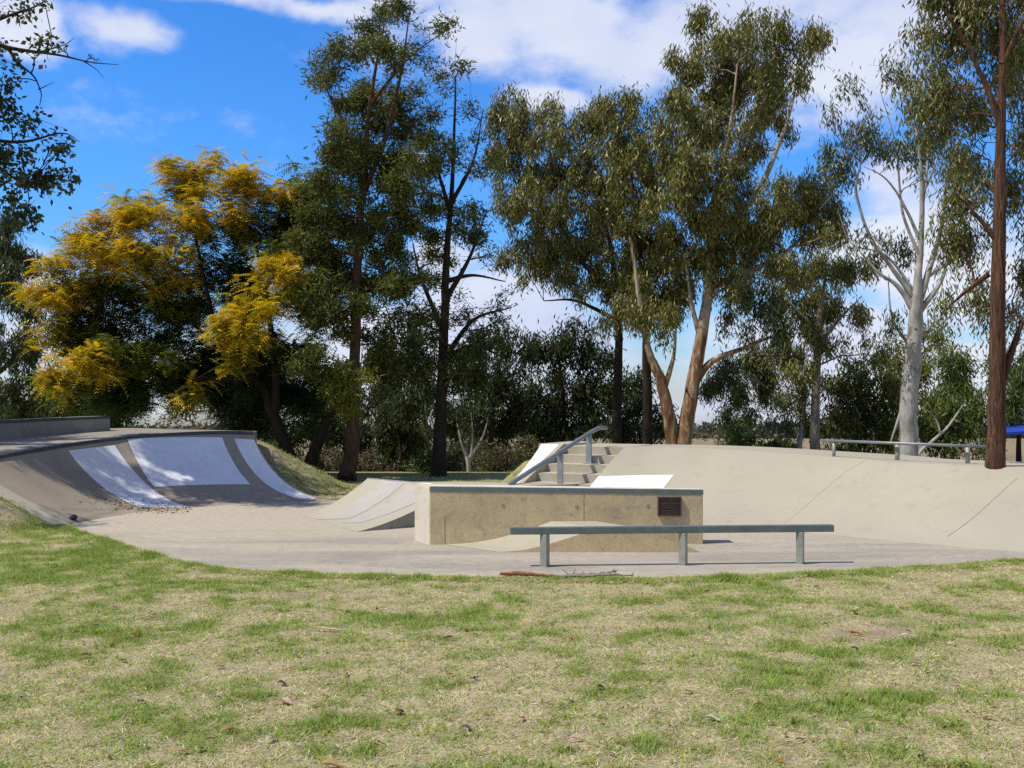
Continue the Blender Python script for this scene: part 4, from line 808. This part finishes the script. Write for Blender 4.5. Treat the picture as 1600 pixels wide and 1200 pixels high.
scrub('small_tree', 'dark green tree behind the left end of the round rail', 29, [(1320, 620, 40, 36), (1300, 660, 36, 34), (1350, 640, 36, 40), (1370, 600, 30, 36), (1340, 690, 40, 24), (1300, 700, 30, 18), (1385, 660, 28, 44), (1340, 580, 30, 30, .8)], seed=58, cat='tree', cols=OLIVE + BUSH + SHADE)
scrub('small_tree', 'dark green tree between the white gum and the ironbark', 29, [(1470, 620, 36, 40), (1500, 590, 34, 36), (1490, 660, 40, 34), (1520, 640, 34, 40), (1470, 690, 34, 26), (1450, 650, 24, 40, .8), (1520, 700, 34, 18), (1480, 560, 34, 28, .8)], seed=59, cat='tree', cols=BUSH + OLIVE[:2])
scrub('small_tree', 'dark green tree behind the blue shade, right of the ironbark', 36, [(1590, 600, 40, 36), (1620, 640, 40, 40), (1580, 650, 30, 26), (1610, 560, 40, 34, .9), (1560, 570, 24, 30, .8)], seed=60, cat='tree', cols=BUSH + OLIVE[:1])
scrub('small_tree', 'olive tree showing behind the white gum trunk', 33, [(1400, 560, 30, 30, .8), (1440, 560, 34, 34), (1460, 520, 30, 24, .7), (1410, 610, 34, 36), (1390, 700, 30, 24)], seed=61, cat='tree', cols=OLIVE + LIME[:1])
make_tree('dead_branch', 'bleached bare branch leaning beside the white gum', 'branch', 21.5, [[(1435, 712, 3), (1456, 690, 3), (1480, 668, 2.6), (1500, 640, 2), (1510, 625, 1)], [(1470, 676, 2), (1462, 655, 1.5), (1448, 640, 1)], [(1490, 655, 2), (1500, 660, 1)]], [], 'gum', B_white, OLIVE, 62)

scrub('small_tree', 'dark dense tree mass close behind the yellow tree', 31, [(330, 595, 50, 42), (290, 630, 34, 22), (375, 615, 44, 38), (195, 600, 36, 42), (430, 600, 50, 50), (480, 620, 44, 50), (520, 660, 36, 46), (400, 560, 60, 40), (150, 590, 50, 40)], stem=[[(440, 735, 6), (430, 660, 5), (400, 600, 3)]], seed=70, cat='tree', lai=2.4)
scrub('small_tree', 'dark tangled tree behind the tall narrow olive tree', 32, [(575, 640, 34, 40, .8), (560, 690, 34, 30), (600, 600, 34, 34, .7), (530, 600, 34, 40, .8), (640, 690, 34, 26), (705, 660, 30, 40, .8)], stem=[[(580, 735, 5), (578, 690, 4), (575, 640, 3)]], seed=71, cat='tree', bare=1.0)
rng_u = random.Random(12)
for i, (x, y_, d_) in enumerate(((560, 735, 30), (600, 742, 28), (640, 728, 33), (700, 738, 31), (722, 725, 33), (765, 736, 30), (800, 725, 34), (840, 730, 32), (880, 722, 33), (930, 716, 34), (530, 728, 34), (615, 712, 36), (745, 700, 36), (685, 715, 37), (480, 722, 33), (860, 700, 36))):
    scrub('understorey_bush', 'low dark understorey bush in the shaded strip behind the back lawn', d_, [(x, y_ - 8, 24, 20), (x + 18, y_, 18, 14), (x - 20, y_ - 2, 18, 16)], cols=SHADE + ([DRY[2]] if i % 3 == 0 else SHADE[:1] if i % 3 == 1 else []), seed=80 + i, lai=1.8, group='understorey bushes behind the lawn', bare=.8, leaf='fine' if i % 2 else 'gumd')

# far tree line on the low plain
def far_line():
    rng = np.random.default_rng(77); n = 90000
    a = rng.uniform(-.62, .62, n); d = rng.choice([330, 420, 520, 650], n) + rng.normal(0, 10, n); x = a * d
    top = 1.5 + 6 * fbm(x * .03, d * .05, 3, 4) ** 1.5
    z = base_h(d) + rng.random(n) ** .8 * top
    v, f, c = leaves(rng, np.stack([x, d, z], -1), 1.8, 1.0, .1, [(.035, .045, .022), (.05, .055, .03), (.07, .06, .04)], [.4, .4, .2], 'x')
    tag(link('far_treeline', np_mesh('far_treeline', v, f, c), M_leaf), 'far dark tree line across the dry plain', None, None, 'stuff')
far_line()

# ------------------------------------------------------------------ bench, shade, table
def zg(x, y): return float(gz(np.array([x]), np.array([y]))[0])
def build_bench():
    d = 33.0; x = (812 - 800) / F * d; z0 = zg(x, d); top = H - (723 - YH) / F * d
    root = empty('park_bench', (x, d, z0)); tag(root, 'dark park bench beyond the grass slope left of the steps', 'bench')
    hgt = top - z0
    MB().box((x, d + .24, top - .13), (1.5, .04, .26)).build('backrest', M_blackwood, root, bevel=.008)
    MB().box((x - .1, d, z0 + hgt * .55), (1.6, .42, .05)).build('seat', M_blackwood, root, bevel=.008)
    for sx in (-.62, .62):
        MB().bar((x + sx, d - .15, z0 - .05), (x + sx, d - .15, z0 + hgt * .53), .06, .06, (0, 1, 0)).bar((x + sx, d + .2, z0 - .05), (x + sx, d + .24, top - .1), .06, .04, (0, 1, 0)).build('leg', M_blackwood, root)
build_bench()
def build_shade():
    d = 34.0; root = empty('shade_canopy', tuple(P(1600, 730, d))); tag(root, 'bright blue shade canopy on thin posts behind the ironbark', 'shade canopy')
    n = 12; rows = []
    for i in range(n):
        t = i / (n - 1); a = P(1530 + 190 * t, 679.5 - 11 * math.sin(t * math.pi * .5) , d); row = []
        for j in range(6):
            s = j / 5; p = a + np.array([0, 3.0 * s, .10 * math.sin(s * math.pi) + .12 * s]); row.append(p)
        rows.append(row)
    g = np.array(rows); lo = g[:, 0].copy(); lo[:, 2] -= .05 + .10 * np.sin(np.linspace(0, math.pi, n)) * .6
    mb = MB(); mb.grid(np.concatenate([lo[:, None], g], 1)); o = mb.build('canopy', M_blue, root, fixn=False)
    sm = o.modifiers.new('thick', 'SOLIDIFY'); sm.thickness = .006
    for (px, py, dd) in ((1525, 677, 0), (1710, 668, 0), (1530, 676, 3)):
        p = P(px, py, d); p[1] += dd; q = p.copy(); q[2] = zg(p[0], p[1]) - .1
        MB().tube([q, p], .03, 10).build('pole', M_galv, root, smooth=True)
build_shade()
def build_table():
    d = 30.0; c = P(1578, 727.5, d); z0 = zg(c[0], d); root = empty('picnic_table', (c[0], d, z0)); tag(root, 'pale table just right of the ironbark base, below the blue shade', 'table')
    mb = MB(); mb.box((c[0], d, c[2]), (.5, .7, .04)); mb.build('tabletop', M_pale, root, bevel=.006)
    for sx in (-.2, .2): MB().bar((c[0] + sx, d, z0 - .05), (c[0] + sx, d, c[2] - .02), .05, .4, (0, 1, 0)).build('leg', M_galv, root)
build_table()

# ------------------------------------------------------------------ fallen bark, leaves, litter
def build_branch():
    d = 9.28; root = empty('fallen_branch', tuple(G(880, 906)[:3])); tag(root, 'long strip of shed orange and grey bark lying on the lawn edge', 'fallen bark')
    rng = random.Random(6)
    def strip(pts, w, mat, name):
        c = [np.array([(x - 800) / F * d, d + dy, zz]) for x, dy, zz in pts]; s = cr(c, 24); wd = np.interp(np.linspace(0, 1, 24), np.linspace(0, 1, len(w)), w)
        s[:, 2] += np.array([rng.uniform(-.004, .006) for _ in range(24)])
        MB().tube(s, wd, 7).build(name, mat, root, smooth=True)
    m1 = bark('orange_bark', [(.3, (.14, .05, .025)), (.65, (.42, .19, .09))], (3, 12, 12), 4, .5); m2 = bark('shed_bark', [(.3, (.16, .13, .11)), (.65, (.46, .4, .34))], (3, 14, 14), 5, .6)
    strip([(781, .02, .03), (805, .02, .035), (830, 0, .03), (860, -.02, .022), (880, -.03, .02)], [.014, .022, .018, .012, .006], m1, 'bark_roll')
    strip([(838, .0, .018), (880, -.03, .02), (920, -.03, .022), (955, -.02, .03), (990, -.01, .02)], [.008, .016, .016, .014, .004], m2, 'bark_strip')
    strip([(880, .03, .02), (905, .0, .035), (925, .02, .03), (960, .05, .05), (966, .05, .07)], [.006, .012, .011, .009, .003], m2, 'bark_strip')
    for (a, b, h) in ((888, 880, .07), (893, 899, .08), (905, 912, .06), (962, 958, .08), (985, 990, .05), (950, 962, .06)):
        strip([(a, 0, .02), ((a + b) / 2 + 1, 0, h * .6), (b, 0, h)], [.004, .003, .002], B_dark, 'twig')
build_branch()
TAN, PALE, PINK, PURP, GRN, DRK, ORNG = (.42, .30, .14), (.55, .47, .33), (.52, .36, .28), (.16, .09, .085), (.30, .36, .13), (.05, .035, .025), (.4, .18, .06)
def fallen(px, py, L, W, rot, col, label, curl=.3, group=None):
    x, y = G(px, py)[:2]; z = zg(x, y) + .014; n = 9; rng = random.Random(int(px * 7 + py)); t = np.linspace(0, 1, n)
    w = W * np.sin(np.clip(t * .97 + .03, 0, 1) * math.pi) ** .8; ax = np.array([math.cos(rot), math.sin(rot)]); pr = np.array([-ax[1], ax[0]])
    bend = rng.uniform(-.25, .25) * L; V = []
    for i, tt in enumerate(t):
        c = np.array([x, y]) + ax * (tt - .5) * L + pr * bend * (tt - .5) ** 2; zz = z + curl * L * (tt - .5) ** 2 + .008 * math.sin(tt * 5)
        for sgn in (-1, 0, 1): V.append((*(c + pr * sgn * w[i] / 2), zz + abs(sgn) * w[i] * .35))
    g = np.array(V).reshape(n, 3, 3) - np.array([x, y, z]); v = g.reshape(-1, 3)
    f = np.array([(i * 3 + j, (i + 1) * 3 + j, (i + 1) * 3 + j + 1, i * 3 + j + 1) for i in range(n - 1) for j in range(2)])
    me = np_mesh('fallen_leaf', v, f, np.array(col)[None] * (.85 + .3 * np.random.default_rng(int(px)).random((len(v), 1))))
    o = link('fallen_leaf', me, M_litter, smooth=True); o.location = (x, y, z); tag(o, label, 'leaf', group or 'fallen leaves on the lawn'); return o
for a in ((360, 1140, .11, .03, .9, TAN, 'folded tan gum leaf standing on the grass at lower left'), (423, 1154, .09, .035, 1.2, PALE, 'pale curled leaf just right of the folded tan gum leaf'), (447, 1097, .085, .04, -.5, PINK, 'pink pale dry leaf below the small purple leaf'), (441, 1069, .06, .035, .4, PURP, 'small dark purple leaf above the pink dry leaf'),
          (514, 984, .26, .03, -.1, PALE, 'long straight pale leaf left of centre near the concrete'), (229, 966, .17, .025, 1.2, PALE, 'pale strip leaf on the green patch at left'), (1114, 1123, .09, .028, -.5, (.45, .5, .33), 'pale green crescent leaf at lower right of centre'), (312, 1171, .06, .035, 1.0, GRN, 'single green oval leaf at the bottom left'),
          (729, 1136, .07, .03, -.4, PURP, 'dark curled leaf on the lawn at bottom centre'), (343, 1042, .06, .035, .6, PINK, 'small pinkish leaf up the lawn left of the purple leaf'), (540, 1054, .07, .03, 1.3, TAN, 'upright tan leaf right of the purple leaf'), (1076, 1083, .11, .022, .4, TAN, 'narrow tan leaf above the pale green crescent leaf'), (940, 1075, .05, .03, .1, DRK, 'small black leaf near the middle of the lawn'),
          (1430, 1038, .14, .022, .05, TAN, 'narrow tan leaf below the bare dirt patch on the right'), (1421, 994, .13, .03, 0, (.66, .66, .64), 'white scrap lying on the bare dirt patch'), (1330, 984, .11, .04, 1.2, TAN, 'curled tan leaf at the left of the bare dirt patch'), (1338, 990, .12, .035, -.4, ORNG, 'orange brown leaf crossing the curled tan leaf'), (1335, 957, .09, .05, 1.1, DRK, 'dark seed pod like leaf above the bare dirt patch'),
          (1337, 1015, .06, .03, .3, DRK, 'black leaf below the bare dirt patch'), (210, 993, .07, .04, .3, ORNG, 'rusty red leaf on the green grass at left'), (1160, 1083, .09, .02, .1, PALE, 'thin pale leaf to the right of the narrow tan leaf'), (178, 950, .08, .045, .5, PINK, 'pale brown leaf on the green slope at far left'), (1128, 943, .22, .02, -.1, PALE, 'long thin pale leaf near the lawn edge right of centre'), (590, 1161, .12, .016, -.3, TAN, 'thin tan leaf bent over at bottom left of centre'),
          (1012, 941, .13, .03, .1, ORNG, 'orange tinted bark leaf just below the flat rail'), (625, 1111, .06, .04, .8, (.22, .1, .06), 'small russet leaf near the lower centre'), (520, 1197, .12, .05, 0, TAN, 'large tan leaf cut by the bottom edge')):
    fallen(*a)
rg = random.Random(9)
for i in range(120):     # small dry leaves that nothing tells apart
    px, py = rg.uniform(20, 1580), 915 + 280 * rg.random() ** 1.3
    fallen(px, py, rg.uniform(.035, .09), rg.uniform(.012, .026), rg.uniform(0, 3), rg.choice([TAN, PALE, PINK, DRK, ORNG]), 'tiny dry leaf fragment scattered in the lawn', .4, 'tiny leaf fragments in the lawn')
def build_can():
    p = G(88, 800); p = qp(np.array([.02]), np.array([.06]))[0]; root = P(91, 793, 13.75); root[2] = qp(np.array([.03]), np.array([.12]))[0][2]
    bm = bmesh.new(); bmesh.ops.create_uvsphere(bm, u_segments=14, v_segments=9, radius=.045)
    r = random.Random(2)
    for v in bm.verts: v.co = Vector((v.co.x * 1.25, v.co.y, v.co.z * .8)) * r.uniform(.82, 1.12)
    me = bpy.data.meshes.new('crumpled_litter'); bm.to_mesh(me); bm.free()
    o = link('crumpled_litter', me, metal('dark_plastic', (.05, .065, .11), (.02, .025, .04), .35, 0, 14)); q = qp(np.array([.03]), np.array([.05]))[0]; o.location = (q[0], q[1], q[2] + .034)
    tag(o, 'small crumpled dark blue rubbish at the foot of the quarter pipe', 'litter')
build_can()
def leaf_line():
    rng = np.random.default_rng(8); n = 420; px = rng.uniform(95, 300, n); py = 796 + rng.normal(0, 3.0, n) + rng.random(n) * 2
    d = H * F / (py - YH) ; x = (px - 800) / F * d; y = d; x2 = np.concatenate([x, rng.uniform(-4.6, -2.4, 700)]); y2 = np.concatenate([y, rng.uniform(17.2, 20.0, 700)]); z = np.zeros(n) + .012
    zq = np.concatenate([z, gz(x2[n:], y2[n:]) + .02])
    for k in range(n):       # lie on the ramp where it rises
        dd = np.hypot(QB[:, 0] - x[k], QB[:, 1] - y[k]); j = int(np.argmin(dd)); s = np.dot(np.array([x[k], y[k]]) - QB[j], QC[j, :2] - QB[j]) / np.sum((QC[j, :2] - QB[j]) ** 2)
        if s > 0: zq[k] = qp(np.array([j / 60]), np.array([min(s, .9)]))[0][2] + .014
    v, f, c = leaves(rng, np.stack([x2, y2, zq], -1), .055, .022, 0, [(.16, .08, .04), (.08, .045, .03), (.3, .22, .1), (.2, .12, .06)], [.3, .3, .15, .25], 'x'); cen = np.repeat(zq, 4); v[:, 2] = cen + np.clip(v[:, 2] - cen, -.008, .02)
    tag(link('leaf_litter', np_mesh('leaf_litter', v, f, c), M_litter), 'brown leaf litter gathered along the foot of the quarter pipe and bank', None, None, 'stuff')
leaf_line()

# ------------------------------------------------------------------ sky, sun, camera
EL, AZ = 57.0, 18.0       # sun stands to the left, slightly on the camera's side
SUN = Vector((-math.cos(R(EL)) * math.cos(R(AZ)), -math.cos(R(EL)) * math.sin(R(AZ)), math.sin(R(EL))))
sl = bpy.data.lights.new('sun', 'SUN'); sl.energy = 4.6; sl.angle = R(.53); sl.color = (1, .93, .80)
so = bpy.data.objects.new('sun', sl); COL.objects.link(so); so.rotation_euler = SUN.to_track_quat('Z', 'Y').to_euler(); so.location = (-20, -5, 30)
w = bpy.data.worlds.new('World'); sc.world = w; w.use_nodes = True; nt = w.node_tree; bg = nt.nodes['Background']
sky = nd(nt, 'ShaderNodeTexSky', sky_type='NISHITA'); sky.sun_disc = False; sky.sun_elevation = R(EL); sky.sun_rotation = R(270 - AZ); sky.air_density = 1.0; sky.dust_density = .3; sky.ozone_density = 2.0
hs0 = nd(nt, 'ShaderNodeHueSaturation'); hs0.inputs['Saturation'].default_value = 1.25; nt.links.new(sky.outputs[0], hs0.inputs['Color'])
hs = nd(nt, 'ShaderNodeVectorMath', operation='MULTIPLY'); nt.links.new(hs0.outputs[0], hs.inputs[0]); sz = nd(nt, 'ShaderNodeSeparateXYZ'); tc0 = nd(nt, 'ShaderNodeTexCoord'); nt.links.new(tc0.outputs['Generated'], sz.inputs[0])
gm = nd(nt, 'ShaderNodeMapRange', interpolation_type='SMOOTHSTEP'); nt.links.new(sz.outputs['Z'], gm.inputs[0]); gm.inputs[1].default_value = -.02; gm.inputs[2].default_value = .24
gc = nd(nt, 'ShaderNodeMix', data_type='RGBA'); nt.links.new(gm.outputs[0], gc.inputs[0]); gc.inputs[6].default_value = (.86, .98, 1.32, 1); gc.inputs[7].default_value = (.76, 1.38, 2.02, 1); nt.links.new(gc.outputs[2], hs.inputs[1])
SKY_STR = .1
tc = nd(nt, 'ShaderNodeTexCoord'); dirv = tc.outputs['Generated']
def wn(vec, scale, detail, rough=.55):
    n = nd(nt, 'ShaderNodeTexNoise'); n.inputs['Scale'].default_value = scale; n.inputs['Detail'].default_value = detail; n.inputs['Roughness'].default_value = rough; nt.links.new(vec, n.inputs['Vector']); return n
def vm(op, a, b):
    n = nd(nt, 'ShaderNodeVectorMath', operation=op)
    for i, q in enumerate((a, b)):
        if q is None: continue
        if hasattr(q, 'is_linked'): nt.links.new(q, n.inputs[i])
        else: n.inputs[i].default_value = q
    return n
def mm(op, a, b, c=None):
    n = nd(nt, 'ShaderNodeMath', operation=op)
    for i, q in enumerate((a, b, c)):
        if q is None: continue
        if hasattr(q, 'is_linked'): nt.links.new(q, n.inputs[i])
        else: n.inputs[i].default_value = q
    return n.outputs[0]
wn1 = wn(dirv, 5.0, 5); off = vm('MULTIPLY', vm('SUBTRACT', wn1.outputs['Color'], (.5, .5, .5)).outputs[0], (.11, .0, .07)).outputs[0]
dv = vm('ADD', dirv, off).outputs[0]
CL = [(880, 20, 200, 110), (1150, 40, 260, 140), (1300, 120, 210, 110), (1000, 90, 180, 70), (760, 50, 90, 60), (860, 150, 90, 28), (200, 62, 95, 34), (15, 50, 60, 60), (470, 2, 150, 26), (330, -10, 160, 30), (620, -20, 120, 40), (1430, 350, 180, 110), (1380, 290, 90, 50), (1560, 420, 140, 120), (1250, 560, 260, 120), (780, 470, 170, 90), (700, 400, 90, 50), (880, 540, 180, 80), (600, 560, 260, 80), (40, 420, 110, 60), (100, 520, 240, 90), (300, 600, 300, 60), (1100, 640, 400, 60), (1500, 580, 300, 80), (1430, 40, 150, 90), (650, 250, 30, 20)]
acc = None
for (x, y, rx, ry) in CL:
    v = Vector(((x - 800) / F, 1, (YH - y) / F)); L = v.length; v.normalize()
    q = vm('MULTIPLY', vm('SUBTRACT', dv, tuple(v)).outputs[0], (F * L / rx, 1.5, F * L / ry)).outputs[0]
    b = mm('SUBTRACT', 1.0, vm('LENGTH', q, None).outputs['Value']); acc = b if acc is None else mm('SMOOTH_MAX', acc, b, .25)
st_ = nd(nt, 'ShaderNodeMapping'); st_.inputs['Scale'].default_value = (1, 1, 1.9); nt.links.new(dirv, st_.inputs['Vector'])
f1 = wn(st_.outputs[0], 6.5, 9, .6).outputs['Fac']; f2 = wn(st_.outputs[0], 2.2, 4, .5).outputs['Fac']
other = mm('SUBTRACT', f2, .62)          # scattered clouds over the rest of the sky
acc = mm('MAXIMUM', acc, mm('MULTIPLY', other, 3.0))
dens = mm('ADD', acc, mm('MULTIPLY', mm('SUBTRACT', f1, .5), 2.7))
mr = nd(nt, 'ShaderNodeMapRange', interpolation_type='SMOOTHSTEP'); nt.links.new(dens, mr.inputs[0]); mr.inputs[1].default_value = -.12; mr.inputs[2].default_value = .75; mr.inputs[4].default_value = .96
cc = nd(nt, 'ShaderNodeMapRange'); nt.links.new(wn(st_.outputs[0], 4.0, 5, .55).outputs['Fac'], cc.inputs[0]); cc.inputs[1].default_value = .36; cc.inputs[2].default_value = .62
ccol = nd(nt, 'ShaderNodeMix', data_type='RGBA'); nt.links.new(cc.outputs[0], ccol.inputs[0])
k = .9 / SKY_STR; ccol.inputs[6].default_value = (.70 * k, .77 * k, 1.02 * k, 1); ccol.inputs[7].default_value = (.92 * k, .96 * k, 1.08 * k, 1)
mx = nd(nt, 'ShaderNodeMix', data_type='RGBA'); nt.links.new(mr.outputs[0], mx.inputs[0]); nt.links.new(hs.outputs[0], mx.inputs[6]); nt.links.new(ccol.outputs[2], mx.inputs[7])
sy = nd(nt, 'ShaderNodeSeparateXYZ'); nt.links.new(dirv, sy.inputs[0])
om = nd(nt, 'ShaderNodeMapRange', interpolation_type='SMOOTHSTEP'); nt.links.new(sy.outputs['Y'], om.inputs[0]); om.inputs[1].default_value = .80; om.inputs[2].default_value = .62
oc = nd(nt, 'ShaderNodeMapRange', interpolation_type='SMOOTHSTEP'); nt.links.new(f2, oc.inputs[0]); oc.inputs[1].default_value = .36; oc.inputs[2].default_value = .58; oc.inputs[4].default_value = .8
om2 = mm('MULTIPLY', om.outputs[0], oc.outputs[0])      # unseen grey cloud, added outside the view to temper the blue fill light
mo = nd(nt, 'ShaderNodeMix', data_type='RGBA'); nt.links.new(om2, mo.inputs[0]); nt.links.new(mx.outputs[2], mo.inputs[6]); mo.inputs[7].default_value = (.33 / SKY_STR, .30 / SKY_STR, .27 / SKY_STR, 1)
nt.links.new(mo.outputs[2], bg.inputs['Color']); bg.inputs['Strength'].default_value = SKY_STR
cam = bpy.data.cameras.new('camera'); co = bpy.data.objects.new('camera', cam); COL.objects.link(co); co.location = (0, 0, H); co.rotation_euler = (R(90), 0, 0)
cam.lens = 36 * F / 1600; cam.sensor_width = 36; cam.shift_y = (YH - 600) / 1600; cam.clip_end = 6000; cam.clip_start = .05; sc.camera = co
sc.view_settings.view_transform = 'Standard'; sc.view_settings.look = 'None'; sc.view_settings.exposure = 0; sc.view_settings.gamma = 1
sc.cycles.max_bounces = 6; sc.cycles.diffuse_bounces = 3; sc.cycles.glossy_bounces = 2; sc.cycles.transmission_bounces = 3; sc.cycles.use_denoising = False
